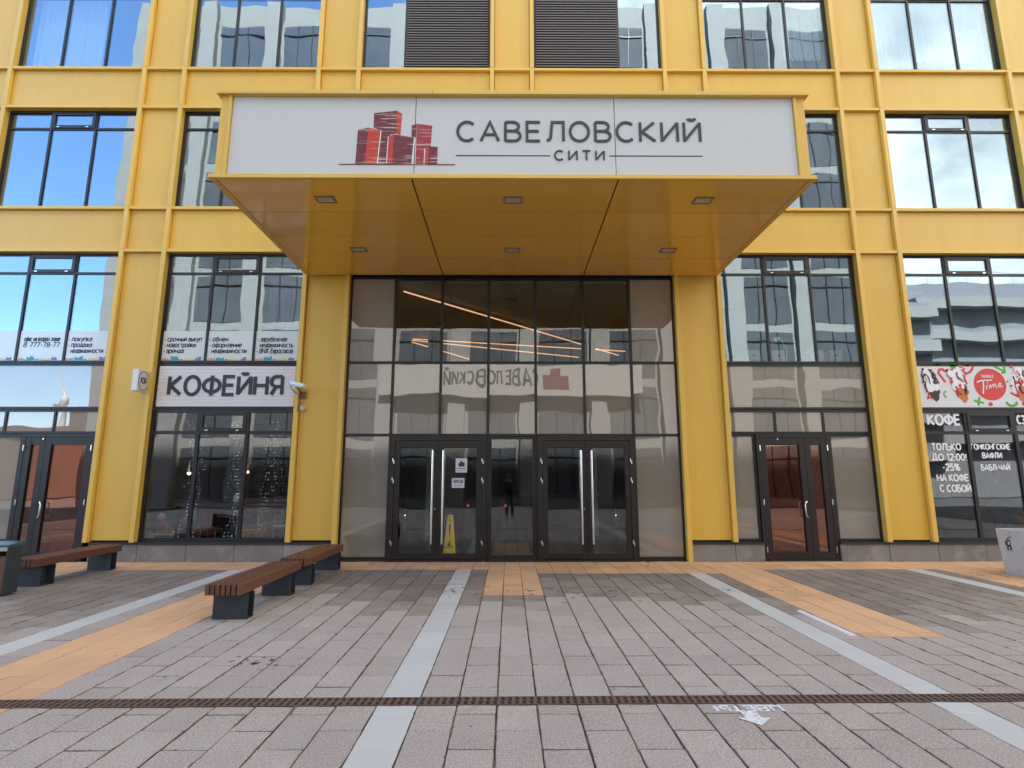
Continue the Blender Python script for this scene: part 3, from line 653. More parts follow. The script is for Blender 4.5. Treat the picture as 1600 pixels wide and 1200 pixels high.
# ------------------------------------------------------------ paving
gnd = put('ground', MB().add([(-3000, -3000, -.07), (3000, -3000, -.07), (3000, 3000, -.07), (-3000, 3000, -.07)], [(0, 1, 2, 3)]), 'asphalt', kind='structure')
put('joint_bed', MB().add([(-18, -19.3, -.0062), (18, -19.3, -.0062), (18, .3, -.0062), (-18, .3, -.0062)], [(0, 1, 2, 3)]), 'joint', kind='structure')
pave = bpy.data.objects.new('pavement', None); COL.objects.link(pave); pave['kind'] = 'structure'
PW, PL = 0.2857, 0.5
def to_px(X, Y, Z=0.0):
    v = Vector((X, Y, Z)) - CAM; c, s = math.cos(YAW), math.sin(YAW); v = Vector((v.x * c - v.y * s, v.x * s + v.y * c, v.z))
    d = v.y * math.cos(PITCH_CAM) + v.z * math.sin(PITCH_CAM)
    if d < .3: return None
    u = -v.y * math.sin(PITCH_CAM) + v.z * math.cos(PITCH_CAM); return 800 + F_PX * v.x / d, 600 - F_PX * u / d, d
DY0, DY1 = -6.74, -6.59       # soil and moss crumbs gathered in the joints
cr_ = MB()
for k in range(1500):
    i = random.randrange(-26, 30); yy = -1.2 - 8.2 * random.random() ** 1.0
    if -6.76 < yy < -6.56: continue
    kx = (i - (-4)) % 14
    if kx in (0, 1): continue
    if -4.5 < .143 + PW * i < -3.5 or (3.5 < .143 + PW * i < 4.5 and yy > -5.1): continue
    big = random.random() < .12; ln = random.uniform(.02, .09) * (1.5 if big else 1); wd = random.uniform(.006, .012) * (2.0 if big else 1); cx = .143 + PW * i + random.uniform(-.004, .004); n = 9
    ring = [(cx + wd * random.uniform(.5, 1.2) * math.cos(6.283 * j / n), yy + ln * random.uniform(.6, 1.1) * math.sin(6.283 * j / n)) for j in range(n)]
    cr_.add([(x, y, -.010) for x, y in ring] + [(cx + (x - cx) * .6, yy + (y - yy) * .7, random.uniform(-.001, .003)) for x, y in ring] + [(cx, yy, .004)],
            [(j, (j + 1) % n, n + (j + 1) % n, n + j) for j in range(n)] + [(n + j, n + (j + 1) % n, 2 * n) for j in range(n)])
o = put('joint_soil', cr_, 'crumb', pave); o['kind'] = 'stuff'

# trodden gum, drips and small stains on the slabs
def spots(name, m_, lst):
    mb = MB()
    for (x, y, r) in lst:
        n = 11; ph = random.uniform(0, 6); e = random.uniform(.6, 1.0)
        mb.add([(x + r * random.uniform(.55, 1.15) * math.cos(6.283 * j / n + ph), y + e * r * random.uniform(.55, 1.15) * math.sin(6.283 * j / n + ph), .0016) for j in range(n)], [tuple(range(n))])
    o = put(name, mb, m_, pave); o['kind'] = 'stuff'
spots('gum_spots', 'stain', [(random.uniform(-8, 8), random.uniform(-9, -1), random.uniform(.004, .014)) for _ in range(170)])
spots('stains', 'stain', [(random.gauss(1.3, .9), random.gauss(-2.9, .25), random.uniform(.01, .05)) for _ in range(26)] + [(random.gauss(-.85, .08), random.gauss(-2.6, .35), random.uniform(.01, .03)) for _ in range(10)] +
      [(random.gauss(-2.2, .2), random.gauss(-5.8, .08), random.uniform(.008, .03)) for _ in range(14)] + [(random.gauss(4.0, .25), random.gauss(-2.6, .3), random.uniform(.008, .02)) for _ in range(12)])

# drain channel
def strip_kind(i):            # i = column index, joints at .143 + .2857 i
    return None
def paver_mat(i, ya, yb):
    x = 0.143 + PW * (i + .5); ym = (ya + yb) / 2
    band = -1.24 if -0.45 < x < 3.55 else -0.84
    if ym > band: return 'paver_orange'
    if abs(x) < .44 and ym > -2.99: return 'paver_orange'
    if 3.55 < x < 4.45 and ym > -5.05: return 'paver_orange'
    if -4.45 < x < -3.55 and ym > -7.35: return 'paver_orange'
    if (7.55 < x < 8.5 or -8.5 < x < -7.55): return 'paver_orange'
    if x > 8.5 and ym > -2.4: return 'paver_orange'
    k = (i - (-4)) % 14
    if k == 0: return 'paver_white'
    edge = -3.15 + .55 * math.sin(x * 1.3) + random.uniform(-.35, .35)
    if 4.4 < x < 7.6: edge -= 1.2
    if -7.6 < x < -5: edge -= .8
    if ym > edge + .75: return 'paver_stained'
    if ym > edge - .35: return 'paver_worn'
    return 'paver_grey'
tiles = []
for i in range(-62, 61):
    x0 = 0.143 + PW * i
    if i % 2: ph = -0.14
    else: ph = -0.39
    cuts = [0.09]; y = 0.09
    marks = set()
    yy = ph
    while yy > -19.2: marks.add(round(yy, 3)); yy -= PL
    xm_ = x0 + PW / 2
    bd = -1.24 if -0.45 < xm_ < 3.55 else -0.84
    extra = [bd]
    if abs(xm_) < .44: extra.append(-2.99)
    if 3.55 < xm_ < 4.45: extra.append(-5.05)
    slope = .011 * xm_
    for e in extra: marks.add(e)
    m2 = sorted(marks, reverse=True); m3 = []
    for q in m2:
        if any(abs(q - e) < .14 and q != e for e in extra): continue
        m3.append(q)
    top = .09; half = (abs(xm_) < .44)
    for q in m3 + [-19.25]:
        segs = [(q, top)]
        if half and top <= bd + .001 and top > -2.99: segs = [((q + top) / 2, top), (q, (q + top) / 2)]
        for (a, b) in segs:
            d0, d1 = DY0 + slope, DY1 + slope
            if b <= d0 or a >= d1: tiles.append((i, a, b))
            else:
                if b > d1 + .03: tiles.append((i, d1, b))
                if a < d0 - .03: tiles.append((i, a, d0))
        top = q
info = []
for (i, a, b) in tiles:
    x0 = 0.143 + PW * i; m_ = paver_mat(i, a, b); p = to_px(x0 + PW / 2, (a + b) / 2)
    vis = p is not None and -60 < p[0] < 1660 and 560 < p[1] < 1290
    area = (b - a) / p[2] ** 3 if vis else 0
    info.append((area, i, a, b, m_))
info.sort(key=lambda t: -t[0])
def paver_geo(mb, x0, x1, y0, y1, dz, tx, ty, rough=True):
    c = .004; cx, cy = (x0 + x1) / 2, (y0 + y1) / 2
    def P(x, y, z): return (x, y, z + dz + tx * (x - cx) + ty * (y - cy))
    if not rough:
        vs = [P(x0, y0, -.035), P(x1, y0, -.035), P(x1, y1, -.035), P(x0, y1, -.035), P(x0, y0, -c), P(x1, y0, -c), P(x1, y1, -c), P(x0, y1, -c),
              P(x0 + c, y0 + c, 0), P(x1 - c, y0 + c, 0), P(x1 - c, y1 - c, 0), P(x0 + c, y1 - c, 0)]
        mb.add(vs, [(0, 1, 5, 4), (1, 2, 6, 5), (2, 3, 7, 6), (3, 0, 4, 7), (4, 5, 9, 8), (5, 6, 10, 9), (6, 7, 11, 10), (7, 4, 8, 11), (8, 9, 10, 11)]); return
    ring = []
    for k in range(3): ring.append((x0 + (x1 - x0) * k / 3, y0))
    for k in range(5): ring.append((x1, y0 + (y1 - y0) * k / 5))
    for k in range(3): ring.append((x1 - (x1 - x0) * k / 3, y1))
    for k in range(5): ring.append((x0, y1 - (y1 - y0) * k / 5))
    n = len(ring); out = [(x + random.uniform(-.0022, .0022), y + random.uniform(-.0016, .0016)) for x, y in ring]
    inn = [(x + (cx - x) / (abs(cx - x) + 1e-9) * c * random.uniform(.4, 1.9) if abs(cx - x) > .05 else x, y + (cy - y) / (abs(cy - y) + 1e-9) * c * random.uniform(.4, 1.7) if abs(abs(cy - y) - (y1 - y0) / 2) < .004 else y) for x, y in out]
    vs = [P(x, y, -.03) for x, y in out] + [P(x, y, -c) for x, y in out] + [P(x, y, 0) for x, y in inn]
    fs = [(i, (i + 1) % n, n + (i + 1) % n, n + i) for i in range(n)] + [(n + i, n + (i + 1) % n, 2 * n + (i + 1) % n, 2 * n + i) for i in range(n)] + [tuple(range(2 * n, 3 * n))]
    mb.add(vs, fs)
rest = {}; cache = {}
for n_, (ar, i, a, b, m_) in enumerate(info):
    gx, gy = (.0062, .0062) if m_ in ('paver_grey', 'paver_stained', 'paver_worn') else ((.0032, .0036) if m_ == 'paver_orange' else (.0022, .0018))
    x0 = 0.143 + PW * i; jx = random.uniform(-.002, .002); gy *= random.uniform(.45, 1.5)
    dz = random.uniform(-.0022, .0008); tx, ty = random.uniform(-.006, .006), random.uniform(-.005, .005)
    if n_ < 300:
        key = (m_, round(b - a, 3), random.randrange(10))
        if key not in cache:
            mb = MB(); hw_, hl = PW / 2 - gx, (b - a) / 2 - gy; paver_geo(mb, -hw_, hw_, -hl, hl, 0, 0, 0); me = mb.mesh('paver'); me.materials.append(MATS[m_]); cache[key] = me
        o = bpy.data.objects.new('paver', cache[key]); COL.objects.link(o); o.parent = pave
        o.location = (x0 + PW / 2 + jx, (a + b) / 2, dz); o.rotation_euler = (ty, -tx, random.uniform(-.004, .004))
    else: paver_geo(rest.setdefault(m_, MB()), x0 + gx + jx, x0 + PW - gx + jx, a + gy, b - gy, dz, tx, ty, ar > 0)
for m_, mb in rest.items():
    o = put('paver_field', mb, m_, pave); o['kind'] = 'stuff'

# soil and moss crumbs gathered in the joints
cr_ = MB()
for k in range(1500):
    i = random.randrange(-26, 30); yy = -1.2 - 8.2 * random.random() ** 1.0
    if -6.76 < yy < -6.56: continue
    kx = (i - (-4)) % 14
    if kx in (0, 1): continue
    if -4.5 < .143 + PW * i < -3.5 or (3.5 < .143 + PW * i < 4.5 and yy > -5.1): continue
    big = random.random() < .12; ln = random.uniform(.02, .09) * (1.5 if big else 1); wd = random.uniform(.006, .012) * (2.0 if big else 1); cx = .143 + PW * i + random.uniform(-.004, .004); n = 9
    ring = [(cx + wd * random.uniform(.5, 1.2) * math.cos(6.283 * j / n), yy + ln * random.uniform(.6, 1.1) * math.sin(6.283 * j / n)) for j in range(n)]
    cr_.add([(x, y, -.010) for x, y in ring] + [(cx + (x - cx) * .6, yy + (y - yy) * .7, random.uniform(-.001, .003)) for x, y in ring] + [(cx, yy, .004)],
            [(j, (j + 1) % n, n + (j + 1) % n, n + j) for j in range(n)] + [(n + j, n + (j + 1) % n, 2 * n) for j in range(n)])
o = put('joint_soil', cr_, 'crumb', pave); o['kind'] = 'stuff'

# trodden gum, drips and small stains on the slabs
def spots(name, m_, lst):
    mb = MB()
    for (x, y, r) in lst:
        n = 11; ph = random.uniform(0, 6); e = random.uniform(.6, 1.0)
        mb.add([(x + r * random.uniform(.55, 1.15) * math.cos(6.283 * j / n + ph), y + e * r * random.uniform(.55, 1.15) * math.sin(6.283 * j / n + ph), .0016) for j in range(n)], [tuple(range(n))])
    o = put(name, mb, m_, pave); o['kind'] = 'stuff'
spots('gum_spots', 'stain', [(random.uniform(-8, 8), random.uniform(-9, -1), random.uniform(.004, .014)) for _ in range(170)])
spots('stains', 'stain', [(random.gauss(1.3, .9), random.gauss(-2.9, .25), random.uniform(.01, .05)) for _ in range(26)] + [(random.gauss(-.85, .08), random.gauss(-2.6, .35), random.uniform(.01, .03)) for _ in range(10)] +
      [(random.gauss(-2.2, .2), random.gauss(-5.8, .08), random.uniform(.008, .03)) for _ in range(14)] + [(random.gauss(4.0, .25), random.gauss(-2.6, .3), random.uniform(.008, .02)) for _ in range(12)])

# drain channel
dr = thing('drain_channel', (0, -6.66, 0), 'narrow rusty slotted drain grate running across the paving', 'drain')
rot = Matrix.Rotation(math.atan(.011), 4, 'Z')
def drain_part(name, mb, m_):
    mb.v = [tuple(rot @ Vector((x, y + 6.665, z)) + Vector((0, -6.665, 0))) for x, y, z in mb.v]; return put(name, mb, m_, dr)
drain_part('channel', B(-18, 18, -6.738, -6.592, -.0060, -.0052), 'channel')
for y in (-6.737, -6.672, -6.601): drain_part('rail', B(-18, 18, y, y + .010, -.005, .0016 - .0004 * (y > -6.65)), 'rust')
bars = MB(); x = -17.9
while x < 18:
    bars.box(x, x + .026, -6.727, -6.672, -.005, .0012); bars.box(x + .004, x + .030, -6.662, -6.601, -.005, .0010); x += .053
o = drain_part('grate_bars', bars, 'rust'); o['kind'] = 'stuff'

# painted stencil, metal cover strip and door stops
st_ = thing('painted_marking', (1.6, -6.9, .001), 'worn white stencilled word and small arrow painted on paving beside drain', 'marking')
def stencil(word, x0, x1, y, h, m_):
    res, W = text_layout(word, .22, .4); mb = MB(); sx2 = (x1 - x0) / W
    for ch, gx, stx in res:
        for k, s in enumerate(stx):
            ribbon(mb, [(x1 - (gx + a) * sx2, y - b * h) for a, b in s], .022, lambda a, b, d: (a, b, d), .0032 + .0004 * k, .001)
    return put('lettering', mb, m_, st_, kind='stuff')
stencil('ЦВЕТЫ', 1.40, 1.86, -6.775, .085, 'paint')
put('arrow', MB().add([(x, y, .0036) for x, y in ((1.545, -6.87), (1.655, -6.87), (1.655, -6.97), (1.715, -6.97), (1.60, -7.09), (1.485, -6.97), (1.545, -6.97))], [(6, 5, 4, 3, 2, 1, 0)]), 'paint', st_)
put('cover_strip', MB().add([(3.455, -5.03, 0.0), (3.52, -5.03, 0.0), (3.52, -3.95, 0.0), (3.455, -3.95, 0.0), (3.475, -5.03, .014), (3.505, -5.03, .014), (3.505, -3.95, .014), (3.475, -3.95, .014)],
    [(0, 1, 5, 4), (1, 2, 6, 5), (2, 3, 7, 6), (3, 0, 4, 7), (4, 5, 6, 7)]), 'white_plastic', label='thin pale cable cover strip lying beside the right orange paving strip', cat='cable cover')
for x, y, lab in ((-0.545, -.42, 'small steel door stop on orange paving left of the centre'), (2.50, -.50, 'small steel door stop on orange paving right of the centre')):
    d = thing('door_stop', (x, y, 0), lab, 'door stop', 'door stops')
    put('base', MB().cyl((x, y, 0), (x, y, .008), .035, 12), 'steel', d); put('post', MB().cyl((x, y, .008), (x, y, .075), .014, 10), 'steel', d); put('cap', MB().cyl((x, y, .0755), (x, y, .098), .024, 12), 'rubber', d)

# ------------------------------------------------------------ benches, bin, planter
def bench(cx, y0, y1, sup, label):
    b = thing('park_bench', (cx, (y0 + y1) / 2, 0), label, 'bench', 'slatted wooden benches')
    n = 7; wd = .42 / n
    for k in range(n):
        xa = cx - .21 + k * wd
        put('slat', B(xa + .004, xa + wd - .011, y0 + random.uniform(-.003, .003), y1, .295, .41), 'wood', b, bevel=.004)
    for (ya, yb) in sup:
        f = MB(); xa, xb = cx - .185, cx + .215; t = .008
        f.box(xa, xb, ya, ya + t, 0, .286).box(xa, xb, yb - t, yb, 0, .286).box((xa + xb) / 2 - .06, (xa + xb) / 2 + .06, ya + t, yb - t, .0, .285)
        put('support', f, 'anthracite', b)
        put('foot_plate', B(xa, xb - .001, ya + .0085, yb - .0085, .0, .008), 'anthracite', b)
    for ya, yb in sup: put('cross_plate', B(cx - .19, cx + .19, ya - .03, yb + .03, .2865, .2945), 'anthracite', b)
bench(-3.285, -4.49, -2.67, ((-4.32, -4.16), (-3.04, -2.88)), 'slatted brown bench nearest the viewer, in front of the coffee shop')
bench(-3.285, -2.43, -0.60, ((-2.26, -2.10), (-0.92, -0.77)), 'slatted brown bench close to the wall, behind the nearest bench')
bench(-7.30, -2.50, -0.62, ((-2.37, -2.10), (-0.90, -0.75)), 'slatted brown bench at far left beside the dark litter bin')
bn = thing('litter_bin', (-7.25, -3.0, 0), 'dark steel litter bin with wooden front cut by the left edge', 'litter bin')
put('side_panel', B(-7.012, -7.0, -3.085, -2.845, .02, .66), 'anthracite', bn, bevel=.003); put('side_panel', B(-7.5, -7.488, -3.085, -2.845, .02, .66), 'anthracite', bn, bevel=.003)
put('back_panel', B(-7.487, -7.013, -2.857, -2.845, .02, .66), 'anthracite', bn); put('base', B(-7.487, -7.013, -3.07, -2.858, .02, .04), 'anthracite', bn)
for k in range(6): put('slat', B(-7.485 + k * .079, -7.485 + k * .079 + .072, -3.08, -3.06, .05, .53), 'wood', bn, bevel=.003)
put('lid', MB().add([(-7.505, -3.09, .66), (-6.995, -3.09, .66), (-6.995, -2.84, .66), (-7.505, -2.84, .66), (-7.505, -3.09, .685), (-6.995, -3.09, .685), (-6.995, -2.84, .715), (-7.505, -2.84, .715)],
    [(3, 2, 1, 0), (4, 5, 6, 7), (0, 1, 5, 4), (1, 2, 6, 5), (2, 3, 7, 6), (3, 0, 4, 7)]), 'bin_lid_sky_tint', bn, bevel=.004)
put('chute_plate', B(-7.487, -7.013, -3.083, -3.075, .60, .655), 'steel', bn); put('foot', B(-7.46, -7.04, -3.05, -2.88, 0, .019), 'anthracite', bn)

pl = thing('concrete_planter', (8.82, -1.66, 0), 'tapered grey concrete planter with black stencils at the right edge', 'planter')
def frus(x0, x1, y0, y1, z0, X0, X1, Y0, Y1, z1):
    return MB().add([(x0, y0, z0), (x1, y0, z0), (x1, y1, z0), (x0, y1, z0), (X0, Y0, z1), (X1, Y0, z1), (X1, Y1, z1), (X0, Y1, z1)],
                    [(3, 2, 1, 0), (0, 1, 5, 4), (1, 2, 6, 5), (2, 3, 7, 6), (3, 0, 4, 7), (4, 5, 6, 7)])
a_, b_ = (8.44, 9.22, -2.06, -1.25), (8.41, 9.30, -2.16, -1.20)
mb = frus(*a_, 0.0, *b_, .74)
mb.f.pop()                     # open top, then rim and inner faces
mb.add([(8.41, -2.16, .74), (9.30, -2.16, .74), (9.30, -1.20, .74), (8.41, -1.20, .74), (8.48, -2.09, .74), (9.23, -2.09, .74), (9.23, -1.27, .74), (8.48, -1.27, .74),
        (8.48, -2.09, .60), (9.23, -2.09, .60), (9.23, -1.27, .60), (8.48, -1.27, .60)],
       [(0, 1, 5, 4), (1, 2, 6, 5), (2, 3, 7, 6), (3, 0, 4, 7), (4, 5, 9, 8), (5, 6, 10, 9), (6, 7, 11, 10), (7, 4, 8, 11)])
put('tub', mb, 'concrete', pl); put('soil', B(8.481, 9.229, -2.089, -1.271, .58, .67), 'soil', pl)
# stencils on the tapered left face
def on_left(y, z, e=.004): return (8.44 - .03 * z / .74 - e, y, z)
def stencil_fig(y, z, s, k):
    mb = MB()
    def blob(cy_, cz_, ry, rz, e): n = 12; vs = [on_left(y + s * (cy_ + ry * math.cos(t)), z + s * (cz_ + rz * math.sin(t)), e) for t in (2 * math.pi * i / n for i in range(n))]; mb.add(vs, [tuple(range(n))])
    blob(0, 1.0, .20, .16, .004); blob(.02, .62, .26, .30, .0045); blob(-.16, .18, .09, .26, .005); blob(.18, .16, .09, .24, .0055); blob(.30, .66, .08, .28, .006); blob(-.25, 1.25, .2, .04, .0062)
    put('stencil', mb, 'ink', pl); mb2 = MB(); mb = mb2; blob(-.02, .66, .13, .16, .0068); blob(-.04, 1.0, .09, .06, .007); put('stencil', mb2, 'concrete', pl)
stencil_fig(-1.42, .40, .17, 0); stencil_fig(-1.80, .32, .16, 1)
sh = thing('dry_shrub', (8.82, -1.66, .67), 'small dry brown conifer shrub growing in the concrete planter', 'shrub')
tw = MB(); lf = MB()
for k in range(34):
    a = random.uniform(0, 6.28); r0 = random.uniform(0, .14); p = Vector((8.82 + r0 * math.cos(a), -1.66 + r0 * math.sin(a), .66))
    q = p + Vector((math.cos(a) * random.uniform(.05, .36), math.sin(a) * random.uniform(.05, .36), random.uniform(.14, .42)))
    tw.tube([p, (p + q) / 2 + Vector((0, 0, .03)), q], [.006, .004, .002], 5)
    for j in range(26):
        t = random.uniform(.3, 1.05); c = p.lerp(q, t) + Vector([random.gauss(0, .022) for _ in range(3)]); d = Vector([random.gauss(0, 1) for _ in range(3)]).normalized() * .022; e = d.orthogonal().normalized() * .006
        lf.add([c - e, c + d, c + e, c - d * .3], [(0, 1, 2, 3)])
put('stem', tw, 'twig', sh); o = put('foliage', lf, 'dry_leaf', sh)

# ------------------------------------------------------------ coffee shop sign, round sign, camera
cs = thing('coffee_shop_sign', ((cafe_x[0] + cafe_x[1]) / 2, YG + .04, ZB), 'white plank sign КОФЕЙНЯ in dark capitals above the coffee shop window', 'sign')
yb = YG - .02
zb = ZB + .03
hgt = (ZA - .09 - zb) / 12
for k in range(12): put('plank', B(cafe_x[0] + .03, cafe_x[1] - .03, yb + random.uniform(0, .003), yb + .02, zb + k * hgt + .0015, zb + (k + 1) * hgt - .0015), 'board', cs)
put('board_backing', B(cafe_x[0] + .03, cafe_x[1] - .03, yb + .021, yb + .03, zb, ZA - .09), 'spandrel', cs)
letters('КОФЕЙНЯ', -7.03, -4.72, 3.285, .375, yb - .001, .072, 'navy_ink', cs, gap=.24, depth=.008)

rs = thing('round_cafe_sign', (-7.48, -.1, 3.25), 'small projecting square lightbox with a ringed emblem on left pilaster', 'sign')
RX, RY0, RY1, RZ, h_ = -7.40, -.29, .05, 3.52, .215      # printed face looks to +x
put('case', B(RX - .115, RX, RY0, RY1, RZ - h_, RZ + h_), 'white_plastic', rs, bevel=.006)
def trv(u, v, d): return (RX + d, (RY0 + RY1) / 2 + u, RZ + v)
for k in range(8): put('face_board', B(RX + .0005, RX + .004, RY0 + .012, RY1 - .012, RZ - h_ + .012 + k * .049, RZ - h_ + .058 + k * .049), 'board', rs)
rg = MB(); ribbon(rg, [(.148 * math.cos(2 * math.pi * i / 32), .19 * math.sin(2 * math.pi * i / 32)) for i in range(33)], .014, lambda a, b, d: trv(a, b, d), .0075, .004); put('ring', rg, 'ink', rs)
em = MB(); res, W = text_layout('ЮЯ', .12, .3)
for ch, gx, stx in res:
    for k, s in enumerate(stx): ribbon(em, [(-.075 + (gx + a) * .15 / W, -.05 + b * .11) for a, b in s], .02, lambda a, b, d: trv(a, b, d), .0075 + .0005 * k, .004)
put('emblem', em, 'ink', rs)
put('wall_bracket', B(RX - .09, RX - .03, RY1 + .001, YP, RZ - .12, RZ + .12), 'bracket', rs)

sc_ = thing('security_camera', (-4.30, -.05, 3.2), 'white bullet security camera on a bracket between coffee sign and entrance', 'camera')
p0, p1 = Vector((-4.40, -.16, 3.46)), Vector((-4.12, -.30, 3.385))
put('housing', MB().cyl(p0, p1, .042, 14), 'white_plastic', sc_); dd = (p1 - p0).normalized(); put('lens', MB().cyl(p1, p1 + dd * .03, .034, 12), 'rubber', sc_)
put('sun_shield', MB().cyl(p0 + Vector((0, 0, .012)) - dd * .005, p1 + Vector((0, 0, .012)) + dd * .035, .046, 14), 'white_plastic', sc_)
put('cable', MB().tube([p0, p0 + Vector((-.03, .0, -.06)), p0 + Vector((-.01, .06, -.12)), (-4.31, -.04, 3.27), (-4.30, -.02, 3.1), (-4.32, -.015, 2.92)], .010), 'bracket', sc_)
put('bracket_arm', MB().tube([(-4.27, -.22, 3.39), (-4.26, -.14, 3.32), (-4.27, .08, 3.29)], .018).box(-4.32, -4.20, .04, .084, 3.20, 3.34), 'bracket', sc_)
put('junction_box', MB().cyl((-4.24, .084, 3.0), (-4.24, .02, 3.0), .06, 14).cyl((-4.24, .0199, 3.0), (-4.24, .012, 3.0), .045, 14), 'cream_wood', sc_)

# ------------------------------------------------------------ estate-agent posters behind the second-floor glass
def poster(xa, xb, lines, label, extra=True):
    p = thing('window_poster', ((xa + xb) / 2, YG + .03, ZA + .03), label, 'poster', 'estate agent posters in the windows')
    z0, z1 = ZA + .032, ZA + .66
    put('sheet', B(xa + .03, xb - .03, YG - .004, YG - .001, z0, z1), 'poster', p)
    y = YG - .0045
    for k, (s, bul, fr) in enumerate(lines):
        zz = z1 - .22 - k * .125; W_ = (xb - xa - .10) * .93
        if bul: put('bullet', B(xa + .06, xa + .085, y - .001, y, zz + .02, zz + .045), 'violet', p)
        letters(s, xa + .12, xa + .12 + (W_ - .08) * fr, zz, .094, y, .020, 'ink', p, gap=.20, depth=.0008, merge=True, slant=.12)
    if extra:
        x = xa + .04
        for m_, ww, hh in (('salmon', .16, .05), ('teal', .17, .09), ('green', .06, .03), ('yellow_print', .22, .05), ('violet', .12, .07)):
            pts = [(x, z0 + .004)]; n = 5
            for i in range(n): hx = hh * random.uniform(.5, 1.1); pts += [(x + ww * i / n, z0 + .004 + hx), (x + ww * (i + 1) / n, z0 + .004 + hx)]
            pts.append((x + ww, z0 + .004)); put('skyline', MB().plate(pts, y - .001, y), m_, p); x += ww + .02
t2 = thirds(BAYS[2]); t1 = thirds(BAYS[1])
poster(t2[0], t2[1], [('срочный выкуп', 1, 1.0), ('новостройки', 1, .84), ('аренда', 1, .50)], 'left of three white posters above the coffee sign, three bullet lines')
poster(t2[1], t2[2], [('обмен', 1, .42), ('оформление', 1, .80), ('недвижимости', 0, .95)], 'middle of three white posters above the coffee sign, beginning with обмен')
poster(t2[2], t2[3], [('зарубежная', 1, .78), ('недвижимость', 0, .98), ('ВНЖ Евросоюза', 1, .98)], 'right of three white posters above the coffee sign, beside the canopy')
poster(t1[2], t1[3], [('покупка', 1, .58), ('продажа', 1, .60), ('недвижимости', 0, .95)], 'white poster with bullet lines in blue window left of the first pilaster')
poster(t1[1], t1[2], [('офис на втором этаже', 0, .98), ('8 777-78-77', 0, .98)], 'white window poster with phone number 777-78-77 in the blue left window')
poster(t1[0], t1[1], [('аренда', 0, .5)], 'white window poster at the left edge of the picture, mostly cut off')

# ------------------------------------------------------------ dessert banner and white window lettering
bb = thing('dessert_banner', (sum(bub_x) / 2, YG + .04, ZB), 'white banner with red Bubble Time disc, desserts and coloured squiggles at right', 'sign')
xa, xb = bub_x; y = YG - .02
put('sheet', B(xa + .02, xb - .02, y, y + .01, ZB + .02, ZA - .07), 'banner_white', bb)
def bxz(u, v): return (8.46 + (u - 40) * .001343, 3.94 - (v - 72) * (0.87 / 620))    # banner crop units -> x, z
def disc(u, v, r, n=30, rv=None): return [(bxz(u, v)[0] + r * math.cos(2 * math.pi * i / n), bxz(u, v)[1] + (rv or r) * math.sin(2 * math.pi * i / n)) for i in range(n)]
def squig(pts, wd, m_, k=1):
    mb = MB(); ribbon(mb, [bxz(*p) for p in pts], wd, lambda a, b, d: (a, d, b), y - .001 - .0006 * k, y); put('squiggle', mb, m_, bb)
put('disc', MB().plate(disc(1105, 378, .335), y - .003, y), 'red', bb)
squig([(905, 348), (960, 322), (1040, 318), (1145, 312)], .022, 'white_print', 8); squig([(1005, 325), (1000, 400), (985, 480), (975, 520)], .024, 'white_print', 9)
squig([(1058, 385), (1040, 430), (1035, 455)], .017, 'white_print', 10); put('dot', MB().plate(disc(1068, 350, .014), y - .009, y), 'white_print', bb)
squig([(1078, 445), (1100, 385), (1112, 400), (1108, 435), (1140, 380), (1155, 395), (1150, 430), (1172, 370), (1190, 385), (1190, 425), (1215, 425)], .015, 'white_print', 11)
squig([(1228, 400), (1265, 385), (1268, 362), (1245, 360), (1228, 395), (1245, 422), (1295, 405)], .015, 'white_print', 12)
mbx = MB(); res, W = text_layout('BUBBLE', .45, .3)
for ch, gx, stx in res:
    for k, s in enumerate(stx): ribbon(mbx, [(bxz(995, 0)[0] + (gx + a) * .235 / W, bxz(0, 275)[1] + b * .05) for a, b in s], .009, lambda a, b, d: (a, d, b), y - .0075 - .0005 * k, y)
put('lettering', mbx, 'white_print', bb, kind='stuff')
squig([(420, 345), (330, 210), (345, 160), (400, 150), (430, 180), (510, 170)], .05, 'red'); squig([(880, 100), (860, 150), (820, 195), (735, 225)], .05, 'red')
for u, v, r in ((715, 150, .045), (795, 85, .04), (1070, 672, .045), (1590, 665, .05)): put('dot', MB().plate(disc(u, v, r, 16), y - .002, y), 'red', bb)
squig([(110, 600), (150, 490), (205, 500), (215, 560), (170, 585), (120, 570)], .035, 'red')
for p in (((1195, 95), (1340, 175)), ((1310, 205), (1365, 195), (1360, 100)), ((820, 620), (970, 655)), ((910, 570), (880, 690))): squig(p, .045, 'green', 3 if p[0][0] in (1310, 910) else 1)
squig(arc(1398, 650, 75, 45, 200, -20, 14), .055, 'green'); squig(arc(400, 525, 30, 40, 60, 300, 10), .03, 'green'); put('dot', MB().plate(disc(570, 95, .07, 16), y - .002, y), 'green', bb)
put('dot', MB().plate([bxz(295, 75), bxz(385, 75), bxz(325, 112)], y - .002, y), 'green', bb); put('dot', MB().plate(disc(1382, 335, .025, 12), y - .002, y), 'green', bb)
for p in (((1425, 440), (1530, 480)), ((1400, 505), (1535, 570))): squig(p, .045, 'red')
